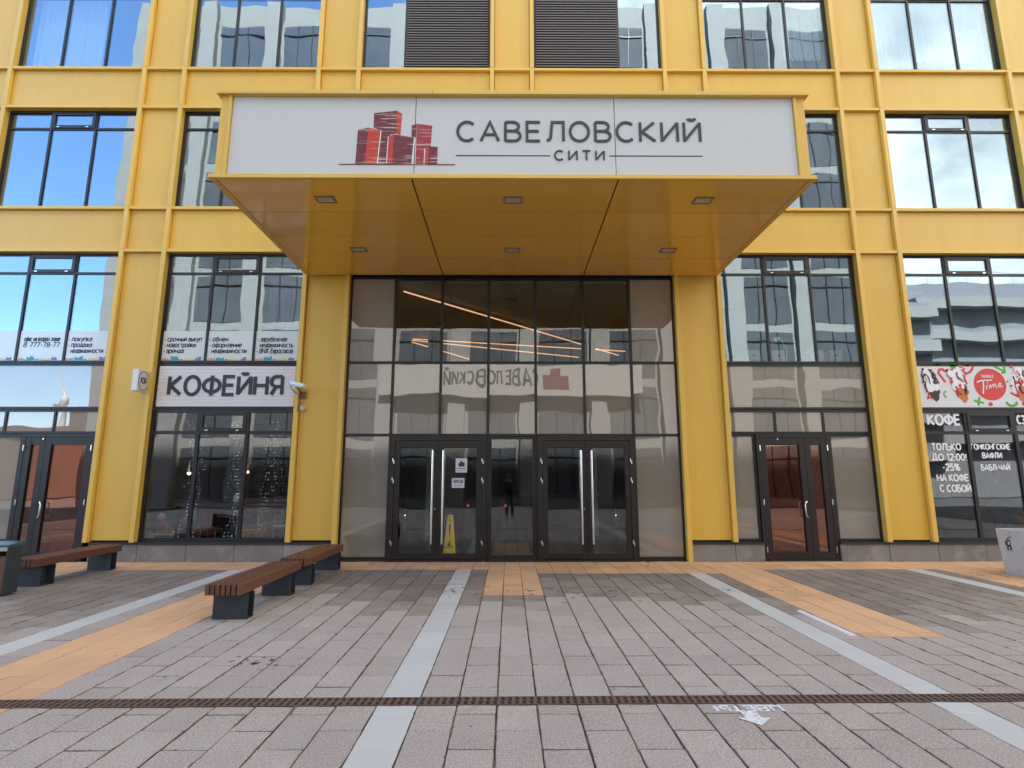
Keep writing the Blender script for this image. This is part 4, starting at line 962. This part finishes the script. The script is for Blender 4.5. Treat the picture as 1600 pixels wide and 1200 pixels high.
def dessert(u, s, cone, topm):
    pts = [(u - 95 * s, 330), (u - 20 * s, 560), (u + 60 * s, 640), (u + 110 * s, 600), (u + 90 * s, 330), (u + 30 * s, 300)]
    put('dessert_cone', MB().plate([bxz(*p) for p in pts], y - .0028, y), cone, bb)
    for k in range(7):
        put('dessert_bubble', MB().plate(disc(u + s * random.uniform(-10, 110), random.uniform(390, 640), random.uniform(.035, .055), 12), y - .0032 - .0004 * k, y), cone, bb)
    for k in range(16):
        put('dessert_cream', MB().plate(disc(u + s * random.uniform(-85, 85), random.uniform(170, 450), random.uniform(.045, .085), 14, random.uniform(.06, .11)), y - .0065 - .0003 * k, y), 'white_print', bb)
    for k in range(15):
        uu = u + s * random.uniform(-110, 110); vv = random.uniform(100, 430)
        if k % 2: put('dessert_topping', MB().plate(disc(uu, vv, random.uniform(.018, .038), 9, random.uniform(.02, .05)), y - .0118 - .0003 * k, y), topm, bb)
        else: squig([(uu, vv), (uu + s * random.uniform(-25, 45), vv + random.uniform(40, 90)), (uu + s * random.uniform(-25, 60), vv + random.uniform(90, 150))], random.uniform(.012, .022), 'choco' if k % 4 else topm, 20 + k)
dessert(180, 1.0, 'choco', 'choco'); dessert(600, 1.25, 'waffle', 'red'); dessert(1560, 1.2, 'waffle', 'red')

wl = thing('window_lettering', (9.4, YG, .6), 'white КОФЕ price lettering on the dark glass under the dessert banner', 'lettering')
def wline(s, x0, x1, z, h, wd): letters(s, x0 - .02, x1 - .045, z, h, YG - .0012, wd, 'white_print', wl, gap=.24, depth=.0008, space=.42)
wline('КОФЕ', 8.54, 9.22, 2.68, .20, .048)
for s, x0, x1, z in (('ТОЛЬКО', 8.55, 9.16, 2.165), ('ДО 12:00!', 8.53, 9.25, 1.955), ('-25%', 8.72, 9.08, 1.755), ('НА КОФЕ', 8.58, 9.23, 1.545), ('С СОБОЙ', 8.61, 9.25, 1.335)): wline(s, x0, x1, z, .125, .029)
for s, x0, x1, z in (('ГОНКОНГСКИЕ', 9.35, 10.17, 2.175), ('ВАФЛИ', 9.56, 9.97, 2.0), ('БАБЛ-ЧАЙ', 9.50, 10.10, 1.76)): wline(s, x0, x1, z, .105, .024)
wline('СЭНДВИЧИ', 10.38, 11.1, 2.70, .16, .038)

# ------------------------------------------------------------ entrance: notices, caution sign
def notice(x0, x1, z0, z1, label, kind):
    n = thing('door_notice', ((x0 + x1) / 2, .13, z0), label, 'notice', 'paper notices on the entrance door')
    put('sheet', B(x0, x1, .116, .1175, z0, z1), 'paper', n)
    yy = .1155
    if kind == 'logo':
        for a, b, c in ((.25, .42, .35), (.38, .60, .55), (.55, .78, .42)): put('logo_block', B(x0 + (x1 - x0) * a, x0 + (x1 - x0) * b, yy - .001 - .0004 * (a * 10 // 1), yy, z0 + (z1 - z0) * .42, z0 + (z1 - z0) * (.42 + c * .7)), 'navy_ink', n)
        put('text_line', B(x0 + .02, x1 - .02, yy - .001, yy, z0 + .07, z0 + .082), 'ink', n); put('text_line', B(x0 + .02, x1 - .02, yy - .001, yy, z0 + .03, z0 + .036), 'ink', n)
    else:
        letters('ВХОД', x0 + .04, x1 - .03, z0 + .10, .055, yy, .013, 'navy_ink', n, gap=.2, depth=.0008, merge=True)
        for k in range(4): put('arrow', MB().plate([(x0 + .06 + k * .042, z0 + .03), (x0 + .09 + k * .042, z0 + .045), (x0 + .06 + k * .042, z0 + .06)], yy - .001, yy), 'navy_ink', n)
notice(-1.13, -.90, 1.71, 1.99, 'white paper notice with dark tower logo on the entrance door glass', 'logo')
notice(-1.20, -.95, 1.41, 1.60, 'white paper notice reading ВХОД with small arrows on door glass', 'text')
cw = thing('wet_floor_sign', (-1.235, .30, .012), 'tall yellow wet floor caution cone standing inside the entrance door', 'caution sign')
x, y, z = -1.235, .30, .014
put('body', frus(x - .135, x + .135, y - .12, y + .12, z, x - .055, x + .055, y - .05, y + .05, z + .86), 'caution', cw, bevel=.008)
def cy_front(zz): return y - .12 + .07 * zz / .86 - .003
def mark(pts):
    put('mark', MB().add([(x + a, cy_front(b), z + b) for a, b in pts], [tuple(range(len(pts)))]), 'ink', cw)
mark([(-.018, .68), (.018, .68), (.012, .50), (-.012, .50)]); mark([(-.013, .48), (.013, .48), (.013, .455), (-.013, .455)]); mark([(-.022, .77), (.022, .77), (.022, .75), (-.022, .75)])
tri = [(-.075, .23), (.075, .23), (0, .38)]
for a in range(3):
    p, q = Vector(tri[a]), Vector(tri[(a + 1) % 3]); nrm = Vector((-(q - p).y, (q - p).x)).normalized() * .012; mark([tuple(p), tuple(q), tuple(q + nrm), tuple(p + nrm)])
mark([(-.03, .26), (.03, .25), (.02, .29), (-.005, .31), (.0, .34), (-.02, .33), (-.025, .30)])

# lobby lights and furnishing
def led(p, q, label):
    p, q = Vector((*p, 5.66)), Vector((*q, 5.66)); d = (q - p).normalized(); n = Vector((-d.y, d.x, 0)) * .008; u = Vector((0, 0, .03))
    l = thing('linear_ceiling_light', (p + q) / 2, label, 'ceiling light', 'linear lights on the lobby ceiling')
    put('tube', MB().add([p - n - u, p + n - u, q + n - u, q - n - u, p - n, p + n, q + n, q - n], [(3, 2, 1, 0), (4, 5, 6, 7), (0, 1, 5, 4), (1, 2, 6, 5), (2, 3, 7, 6), (3, 0, 4, 7)]), 'led', l)
    put('hanger', MB().cyl(p.lerp(q, .5), p.lerp(q, .5) + Vector((0, 0, .06)), .006, 6), 'steel', l)
led((-2.38, .55), (3.6, 6.9), 'long glowing line light crossing the entrance hall ceiling from upper left')
led((-2.95, 4.9), (2.3, 7.2), 'second glowing line light, lower, crossing the hall ceiling behind')
led((-2.9, 4.75), (3.7, 6.3), 'third glowing line light meeting the others in a zigzag at right')
led((-3.0, 5.1), (-1.45, 7.5), 'short glowing line light at the left of the entrance hall ceiling')
for k, (xx, yy_, lab) in enumerate(((-2.05, 3.4, 'pale lit column in the hall behind the left door leaf'), (2.1, 3.6, 'pale lit column in the hall behind the right door leaf'))):
    c_ = thing('hall_column', (xx, yy_, 0), lab, 'column', 'columns inside the entrance hall')
    put('shaft', MB().box(xx - .13, xx + .13, yy_ - .13, yy_ + .13, .15, 2.6), 'curtain', c_, bevel=.01); put('base', B(xx - .17, xx + .17, yy_ - .17, yy_ + .17, .012, .15), 'anthracite', c_)
    put('column_head', B(xx - .17, xx + .17, yy_ - .17, yy_ + .17, 2.6, 5.72), 'wall_lobby', c_)
ks = thing('turnstile_gate', (-.55, 4.4, .012), 'dark turnstile cabinets with red indicator lamps inside the entrance hall', 'turnstile')
for xx in (-1.15, -.15, .85):
    put('cabinet', B(xx - .13, xx + .13, 3.9, 5.1, .014, .98), 'anthracite', ks, bevel=.01); put('lamp', MB().cyl((xx, 3.89, .88), (xx, 3.899, .88), .03, 12), 'red_lamp', ks)
rd = thing('reception_desk', (1.4, 8.2, 0), 'dim reception desk with panel front deep inside the entrance hall', 'desk')
put('counter', B(-.2, 3.0, 7.9, 8.6, 1.02, 1.08), 'wall_mid', rd); put('front', B(-.15, 2.95, 7.97, 8.02, .014, 1.018), 'wood', rd); put('screen', B(.5, 1.05, 8.2, 8.23, 1.09, 1.42), 'anthracite', rd)

# ------------------------------------------------------------ coffee shop interior
for k, (xx, yy_, zz) in enumerate(((-6.95, 1.0, 1.72), (-5.75, 1.1, 1.75), (-4.75, 1.2, 1.80))):
    l = thing('pendant_lamp', (xx, yy_, zz), ('left', 'middle', 'right')[k] + ' bottle-shaped pendant lamp hanging in the coffee shop window', 'pendant lamp', 'pendant lamps in the coffee shop')
    put('shade', MB().lathe((xx, yy_, zz), [(.075, 0), (.07, .03), (.045, .10), (.045, .16), (.022, .20), (.02, .27)], 14), 'steel', l, smooth=True)
    put('cord', MB().cyl((xx, yy_, zz + .27), (xx, yy_, 3.14), .004, 6), 'rubber', l); put('bulb', MB().ball((xx, yy_, zz - .015), .035), 'warm_bulb', l, smooth=True)
for k, (xx, wd) in enumerate(((-6.55, .35), (-5.72, .22), (-4.95, .35))):
    g_ = MB()
    for st in range(5):
        x0 = xx + random.uniform(-wd, wd) * .5; ph = random.uniform(0, 6)
        for j in range(34):
            t = j / 33; zz = 2.75 - 2.3 * t
            if random.random() < .25: continue
            g_.ball((x0 + .05 * math.sin(t * 5 + ph) + wd * .25 * math.sin(t * 3.1) + random.gauss(0, .03), .42 + random.uniform(-.04, .04), zz), random.uniform(.0022, .0055), 5, 4)
    o = put('fairy_lights', g_, 'bead', label=('left', 'middle', 'right')[k] + ' cluster of tiny hanging fairy lights in the coffee shop window', cat='fairy lights', group='fairy lights in the window')
tb = thing('window_counter', (-5.9, .9, 0), 'long dark counter behind the coffee shop glass', 'counter')
put('counter_top', B(-7.2, -4.55, .75, 1.25, 1.02, 1.06), 'wood', tb)
for xx in (-7.1, -5.9, -4.65): put('leg', B(xx - .03, xx + .03, .95, 1.01, .021, 1.02), 'anthracite', tb)
bs = thing('back_bar', (-5.9, 4.4, 0), 'dim back bar with shelves of jars inside the coffee shop', 'bar')
put('cabinet', B(-7.4, -4.4, 4.3, 4.9, .021, 1.05), 'terracotta', bs)
for zz in (1.5, 1.95, 2.4): put('shelf', B(-7.2, -4.6, 4.6, 4.9, zz, zz + .03), 'wood', bs)
for zz in (1.53, 1.98, 2.43):
    for xx in [-7.05 + .21 * i for i in range(12)]:
        put('jar', MB().lathe((xx, 4.75, zz + .001), [(.05, 0), (.055, .05), (.05, .12), (.03, .15), (.03, .19)], 10), random.choice(('cream_wood', 'waffle', 'steel', 'curtain', 'teal')), bs, smooth=True)
ch = thing('blue_chair', (-4.72, .75, .02), 'blue metal cafe chair at the right corner of the coffee shop window', 'chair')
for xx, yy_ in ((-4.9, .6), (-4.54, .6), (-4.9, .94), (-4.54, .94)): put('leg', MB().cyl((xx, yy_, .021), (xx + (.03 if xx < -4.7 else -.03), yy_, .62), .014, 8), 'chair_blue', ch)
put('seat', B(-4.9, -4.54, .58, .96, .62, .65), 'chair_blue', ch, bevel=.01); put('backrest', MB().tube([(-4.88, .95, .65), (-4.87, .97, .95), (-4.83, .97, 1.0), (-4.61, .97, 1.0), (-4.57, .97, .95), (-4.56, .95, .65)], .014).box(-4.80, -4.64, .962, .972, .75, .97), 'chair_blue', ch)
def cafe_chair(x, y, rz, m_, label):
    c = thing('cafe_chair', (x, y, .02), label, 'chair', 'chairs inside the coffee shop'); c.rotation_euler = (0, 0, rz)
    def sub(n, mb, mm, bev=0): o_ = put(n, mb, mm, None, bevel=bev); o_.parent = c
    for lx, ly in ((-.18, -.18), (.18, -.18), (-.18, .18), (.18, .18)): sub('leg', MB().cyl((lx, ly, 0), (lx * .9, ly * .9, .44), .016, 8), 'cream_wood')
    sub('seat', B(-.21, .21, -.21, .21, .44, .48), m_, .012); sub('backrest', B(-.20, .20, .17, .20, .58, .88), m_, .012)
    for lx in (-.17, .17): sub('back_post', B(lx - .014, lx + .014, .201, .222, .482, .86), 'cream_wood')
def cafe_table(x, y, label):
    c = thing('cafe_table', (x, y, .02), label, 'table', 'tables inside the coffee shop')
    put('table_top', MB().cyl((x, y, .74), (x, y, .77), .36, 24), 'cream_wood', c); put('post', MB().cyl((x, y, .05), (x, y, .739), .035, 12), 'anthracite', c); put('base', MB().cyl((x, y, .021), (x, y, .049), .22, 20), 'anthracite', c)
    put('cup', MB().lathe((x + .1, y - .1, .771), [(.025, 0), (.04, .06), (.042, .075)], 12), 'white_plastic', c, smooth=True)
cafe_table(-6.35, 1.9, 'round pale cafe table at the left inside the coffee shop'); cafe_table(-5.15, 2.1, 'round pale cafe table at the right inside the coffee shop')
cafe_chair(-6.85, 1.95, R(90), 'red', 'red cafe chair left of the left table in the coffee shop'); cafe_chair(-5.85, 1.8, R(-90), 'cream_wood', 'pale wooden cafe chair between the two coffee shop tables'); cafe_chair(-4.68, 2.05, R(-80), 'red', 'red cafe chair right of the right table in the coffee shop')
cr = thing('toy_crate', (-7.02, .45, .02), 'pale slatted crate with red plush toys at left of coffee shop window', 'crate')
for zz in (.40, .46): put('slat', B(-7.30, -6.80, .40, .412, zz, zz + .045), 'cream_wood', cr)
for xx in (-7.30, -6.83): put('corner_post', B(xx, xx + .03, .4125, .44, .40, .56), 'cream_wood', cr)
put('stand', B(-7.3, -6.8, .41, .75, .021, .395), 'wall_dark', cr)
ty = thing('plush_toy', (-7.1, .55, .42), 'red and cream plush doll sitting in the pale crate', 'toy')
put('body', MB().ball((-7.12, .55, .62), .11, 12, 8, 1, .8, 1.2), 'plush', ty, smooth=True); put('head', MB().ball((-7.15, .53, .82), .08, 12, 8), 'cream_wood', ty, smooth=True)
put('arm', MB().tube([(-7.05, .5, .68), (-6.95, .46, .60), (-6.90, .45, .50)], .03), 'plush', ty, smooth=True); put('leg', MB().tube([(-7.1, .5, .55), (-6.98, .46, .50), (-6.88, .45, .47)], .035), 'plush', ty, smooth=True)
dp = thing('dried_plant', (-5.85, .95, 1.06), 'dried brown branches in a vase on the coffee shop counter', 'plant')
put('vase', MB().lathe((-5.85, .95, 1.062), [(.05, 0), (.07, .07), (.06, .15), (.03, .2), (.035, .22)], 14), 'white_plastic', dp, smooth=True)
tw = MB(); lf = MB()
for k in range(12):
    p = Vector((-5.85, .95, 1.26)); q = p + Vector((random.gauss(0, .14), random.gauss(0, .1), random.uniform(.25, .55))); tw.tube([p, p.lerp(q, .5) + Vector((random.gauss(0, .02), 0, 0)), q], [.004, .003, .0015], 5)
    for j in range(30):
        c = p.lerp(q, random.uniform(.3, 1.05)) + Vector([random.gauss(0, .018) for _ in range(3)]); d = Vector([random.gauss(0, 1) for _ in range(3)]).normalized() * .02; e = d.orthogonal().normalized() * .007; lf.add([c - e, c + d, c + e, c - d * .4], [(0, 1, 2, 3)])
put('branch', tw, 'twig', dp); put('foliage', lf, 'dry_leaf', dp)

# ------------------------------------------------------------ blinds and curtains upstairs
def curtain(x0, x1, z0, z1, label, m_='curtain', y=.42, folds=9):
    c = thing('window_curtain', ((x0 + x1) / 2, y, z0), label, 'curtain', 'curtains behind upper windows')
    n = folds * 6; vs = []; 
    for k in range(n + 1):
        t = k / n; xx = x0 + (x1 - x0) * t; yy_ = y + .03 * math.sin(t * folds * 6.28) + .01 * math.sin(t * 31)
        vs += [(xx, yy_, z0), (xx, yy_ * 1.0, z1), (xx, yy_ + .004, z1), (xx, yy_ + .004, z0)]
    fs = []
    for k in range(n):
        a, b = 4 * k, 4 * k + 4; fs += [(a, b, b + 1, a + 1), (a + 2, b + 2, b + 3, a + 3)]
    put('fabric', MB().add(vs, fs), m_, c, smooth=True); put('rail', B(x0 - .03, x1 + .03, y - .03, y + .03, z1 + .002, z1 + .03), 'white_plastic', c)
zt4, zt3 = Z5 - .2, Z3 - .15
u = thirds(BAYS[1]); curtain(u[0] + .02, u[2] - .3, Z4 + .1, zt4, 'white curtain in the top left window, left panes')
u = thirds(BAYS[6]); curtain(u[0] + .25, u[1] + .1, Z4 + .1, zt4, 'white curtain in the top right window, left pane'); curtain(u[1] + .2, u[3], Z4 + .55, zt4, 'shorter white blind in the top right window, right panes', folds=12)
u = thirds(BAYS[5]); curtain(u[2] + .05, u[3], Z4 + .6, zt4, 'white blind half lowered in the top window right of the louvres')
u = thirds(BAYS[2]); curtain(u[2] + .1, u[3] + .05, ZA + .1, Z1 - .2, 'lilac curtain above the poster next to the canopy', 'curtain_lilac'); curtain(u[0], u[0] + .5, ZA + .1, Z1 - .2, 'dark lilac curtain at the left of the poster window', 'curtain_lilac')
u = thirds(BAYS[3]); bxo = thing('cardboard_box', (u[0] + .45, .5, Z4 + .06), 'small pale cardboard box on the sill beside the left louvre', 'box')
put('carton', B(u[0] + .2, u[0] + .66, .32, .62, Z4 + .04, Z4 + .25), 'cream_wood', bxo, bevel=.006); put('flap', B(u[0] + .2, u[0] + .66, .26, .318, Z4 + .24, Z4 + .25), 'cream_wood', bxo)
u = thirds(BAYS[5])
for k, xx in enumerate((u[0] + .75, u[1] + .35, u[2] + .2, u[2] + .6)):
    f = thing('ring_binder_box', (xx, .6, ZA + .04), ('first', 'second', 'third', 'fourth')[k] + ' pale file box from the left on the sill right of the canopy', 'box', 'file boxes on the window sill')
    put('carton', B(xx - .13, xx + .13, .45, .75, ZA + .03, ZA + .34), 'cream_wood', f, bevel=.006); put('finger_hole', MB().cyl((xx, .449, ZA + .22), (xx, .4485, ZA + .22), .025, 12), 'rubber', f)
dl = thing('desk_lamp', (u[1] + .55, .7, ZA + .03), 'white jointed desk lamp in the window right of the canopy', 'lamp')
put('base', MB().cyl((u[1] + .62, .7, ZA + .03), (u[1] + .62, .7, ZA + .06), .09, 16), 'white_plastic', dl); put('arm', MB().tube([(u[1] + .62, .7, ZA + .05), (u[1] + .66, .7, ZA + .42), (u[1] + .52, .7, ZA + .68)], .012), 'white_plastic', dl); put('head', MB().cyl((u[1] + .52, .7, ZA + .68), (u[1] + .36, .68, ZA + .58), .03, 12, .075), 'white_plastic', dl)

# ------------------------------------------------------------ what stands across the square (seen in the glass)
OY = -19.6
op = thing('pale_office_block', (0, OY - 5, 0), 'pale grey pillared office block across the square, mirrored in the glass', 'building')
OX0, OX1, OH = -24.0, 22.0, 32.0
put('wall', B(OX0, OX1, OY - 12, OY - .35, 0, OH), 'opp_wall', op)
nb = int((OX1 - OX0) / PT); px_ = [OX0 + .6 + i * (OX1 - OX0 - 1.2) / nb for i in range(nb + 1)]
me = B(-.48, .48, -.34, 0, 0, OH).mesh('pilaster'); me.materials.append(MATS['opp_wall'])
for x in px_:
    o = put('pilaster', me, 'opp_wall', op); o.location = (x, OY, 0)
wme = MB().box(-1.36, 1.36, -.02, 0, 0, 2.85).mesh('window'); wme.materials.append(MATS['opp_dark'])
bme = MB().box(-.48, -.44, 0.001, .05, 0, 2.85).box(.44, .48, 0.001, .05, 0, 2.85).box(-1.36, -.481, 0.001, .05, 2.2, 2.25).box(-.439, .439, 0.001, .05, 2.2, 2.25).box(.481, 1.36, 0.001, .05, 2.2, 2.25).mesh('window_bar'); bme.materials.append(MATS['frame'])
for fl in range(9):
    for i in range(nb):
        o = put('window', wme, 'opp_dark', op); o.location = ((px_[i] + px_[i + 1]) / 2, OY - .33, .5 + fl * 3.38)
        q = put('window_bar', bme, 'frame', o)
osg = thing('mirrored_sign', (0, OY + .3, 6.3), 'white fascia with САВЕЛОВСКИЙ lettering across the square, seen mirrored in the entrance glass', 'sign')
put('fascia', B(-7.5, 7.5, OY + .005, OY + .3, 6.2, 8.0), 'opp_fascia', osg)
res, W = text_layout('САВЕЛОВСКИЙ', .3, .5); mbx = MB()
for chx, gx, stx in res:
    for k, s in enumerate(stx): ribbon(mbx, [(1.6 - (gx + a) * 5.4 / W, 6.85 + b * .75) for a, b in s], .11, lambda a, b, d: (a, d, b), OY + .312 + .001 * k, OY + .3)
put('lettering', mbx, 'ink', osg, kind='stuff')
for x0, x1, h in ((1.9, 2.5, .8), (2.3, 2.9, 1.2), (2.7, 3.4, .75)): put('logo_tower', B(x0, x1 - .02, OY + .301, OY + .31 + h * .005, 6.6, 6.6 + h), 'opp_logo', osg)
lb = thing('brick_hall', (-48, -34, 0), 'low brown brick hall far left across the square, mirrored in the door', 'building')
put('wall', B(-75, -27, -44, -34, 0, 5.2), 'brick_red', lb); put('parapet', B(-75.2, -26.8, -33.99, -33.7, 5.0, 5.8), 'brick_red', lb); put('roof_house', B(-40, -37, -42, -38, 5.2, 8.0), 'brick_red', lb)
rb = thing('stepped_block', (40, -36, 0), 'dark stepped office block with roof railings far right across the square', 'building')
put('wall', B(26, 36, -48, -34, 0, 16.5), 'grey_block', rb); put('wall', B(36, 70, -48, -36, 0, 19), 'grey_block', rb)
for z in (3, 6, 9, 12, 15): put('terrace_front', B(36.01, 70, -35.99, -35.0, z + 1.5, z + 2.4), 'opp_wall', rb); put('balcony', B(26.0, 36, -33.99, -33.0, z, z + .9), 'opp_wall', rb)
rl = MB()
for x in range(26, 70, 2): rl.cyl((x, -34.2 if x < 36 else -36.2, 16.5 if x < 36 else 19), (x, -34.2 if x < 36 else -36.2, 17.6 if x < 36 else 20.1), .03, 6)
rl.box(26, 36, -34.23, -34.17, 17.55, 17.6).box(36, 70, -36.23, -36.17, 20.05, 20.1); put('railing', rl, 'steel', rb)
tv = thing('broadcast_tower', (-2060, -2500, 0), 'slender far television tower, mirrored in the left window glass', 'tower')
put('shaft', MB().lathe((-2060, -2500, 0), [(30, 0), (16, 60), (9, 180), (8, 330), (17, 340), (17, 360), (6, 372), (4, 430), (2.2, 500), (.6, 560)], 16), 'concrete', tv, smooth=True)

# ------------------------------------------------------------ people
def garment_mat(name, bands):
    m = mat(name, bands[0][1], rough=0.85); t = m.node_tree; b = t.nodes['Principled BSDF']
    tcn = N(t, 'ShaderNodeTexCoord'); sp = N(t, 'ShaderNodeSeparateXYZ'); t.links.new(tcn.outputs['Object'], sp.inputs[0])
    cur = None
    for z, c in bands:
        if cur is None:
            r = N(t, 'ShaderNodeRGB'); r.outputs[0].default_value = (*c, 1); cur = r.outputs[0]; continue
        mm = N(t, 'ShaderNodeMix', data_type='RGBA'); t.links.new(M(t, 'GREATER_THAN', sp.outputs[2], z), mm.inputs[0]); t.links.new(cur, mm.inputs[6]); mm.inputs[7].default_value = (*c, 1); cur = mm.outputs[2]
    t.links.new(cur, b.inputs['Base Color'])
garment_mat('clothes_dark', [(0, (0.30, 0.29, 0.28)), (0.10, (0.05, 0.065, 0.10)), (0.92, (0.015, 0.015, 0.018)), (1.485, (0.45, 0.28, 0.21))])
garment_mat('clothes_grey', [(0, (0.04, 0.035, 0.03)), (0.10, (0.03, 0.032, 0.04)), (0.92, (0.10, 0.10, 0.08)), (1.485, (0.42, 0.27, 0.20))])
def person(loc, rz, label, m_, arms):
    """arms: for each side (elbow, wrist) in local coordinates; the figure faces +y before turning"""
    p = thing('person', loc, label, 'person'); p.rotation_euler = (0, 0, rz)
    V = []; E_ = []; Rd = []
    def add(co, r, par=None):
        V.append(co); Rd.append(r)
        if par is not None: E_.append((par, len(V) - 1))
        return len(V) - 1
    pel = add((0, 0, .95), (.155, .115)); wst = add((0, 0, 1.10), (.15, .105), pel); che = add((0, -.01, 1.32), (.17, .12), wst); nb_ = add((0, -.01, 1.46), (.075, .07), che); nk = add((0, 0, 1.52), (.055, .055), nb_)
    hd = add((0, .02, 1.59), (.072, .085), nk); h2 = add((0, .015, 1.66), (.075, .092), hd); add((0, .0, 1.72), (.055, .065), h2)
    for sd in (-1, 1):
        hp = add((sd * .095, 0, .88), (.095, .095), pel); kn = add((sd * .11, .01, .50), (.068, .068), hp); an = add((sd * .115, -.02, .10), (.047, .05), kn); add((sd * .125, .14, .045), (.042, .036), an)
        shd = add((sd * .175, -.01, 1.405), (.066, .066), che)
        (ex, ey, ez), (wx, wy, wz) = arms; el = add((sd * ex, ey, ez), (.046, .046), shd); wr = add((sd * wx, wy, wz), (.032, .03), el)
        d = (Vector((wx, wy, wz)) - Vector((ex, ey, ez))).normalized(); pm = add((sd * (wx + d.x * .06), wy + d.y * .06, wz + d.z * .06), (.036, .022), wr)
        for k in range(4):
            o_ = (k - 1.5) * .02; q = Vector((wx, wy, wz)) + d * (.12 + .012 * (1 if k in (1, 2) else 0)); f1 = add((sd * (q.x), q.y + o_, q.z), (.009, .009), pm); add((sd * (q.x - .012), q.y + o_, q.z + d.z * .035), (.008, .008), f1)
        q = Vector((wx, wy, wz)) + d * .05; add((sd * (q.x - .035), q.y + .035, q.z), (.010, .010), wr)
    me = bpy.data.meshes.new('body'); me.from_pydata(V, E_, [])
    bm = bmesh.new(); bm.from_mesh(me); ly = bm.verts.layers.skin.verify(); bm.verts.ensure_lookup_table()
    for i, v in enumerate(bm.verts): v[ly].radius = Rd[i]; v[ly].use_root = (i == 0)
    bm.to_mesh(me); bm.free(); me.materials.append(MATS[m_])
    o = bpy.data.objects.new('body', me); COL.objects.link(o); o.parent = p
    sk = o.modifiers.new('Skin', 'SKIN'); sk.use_smooth_shade = True; ss = o.modifiers.new('Subdivision', 'SUBSURF'); ss.levels = 2; ss.render_levels = 2
    hr = MB().ball((0, -.015, 1.675), .098, 14, 10, .88, 1.05, .95); h = put('hair', hr, 'twig', None, smooth=True); h.parent = p
    fc = MB().ball((-.03, .108, 1.635), .008, 8, 6).ball((.03, .108, 1.635), .008, 8, 6); e = put('eyes', fc, 'ink', None); e.parent = p
    ns = MB().ball((0, .118, 1.605), .014, 8, 6, .8, 1, 1.4); e = put('nose', ns, 'terracotta', None, smooth=True); e.parent = p
    return p
person((10.78, 1.35, .02), R(0), 'person in a dark grey jacket standing with back turned behind right cafe window', 'clothes_grey', ((.25, -.02, 1.12), (.24, .10, .90)))
ph_ = person((-.06, -11.34, 0), R(0), 'person in dark clothes holding a camera, mirrored in the middle entrance pane', 'clothes_dark', ((.29, .08, 1.22), (.09, .22, 1.50)))
pc = thing('photo_camera', (-.06, -11.16, 1.56), 'small black photo camera held up by the mirrored person', 'camera')
put('camera_body', B(-.13, .01, -11.16, -11.10, 1.555, 1.645), 'rubber', pc, bevel=.008); put('camera_lens', MB().cyl((-.06, -11.0995, 1.60), (-.06, -11.03, 1.60), .034, 16), 'anthracite', pc)
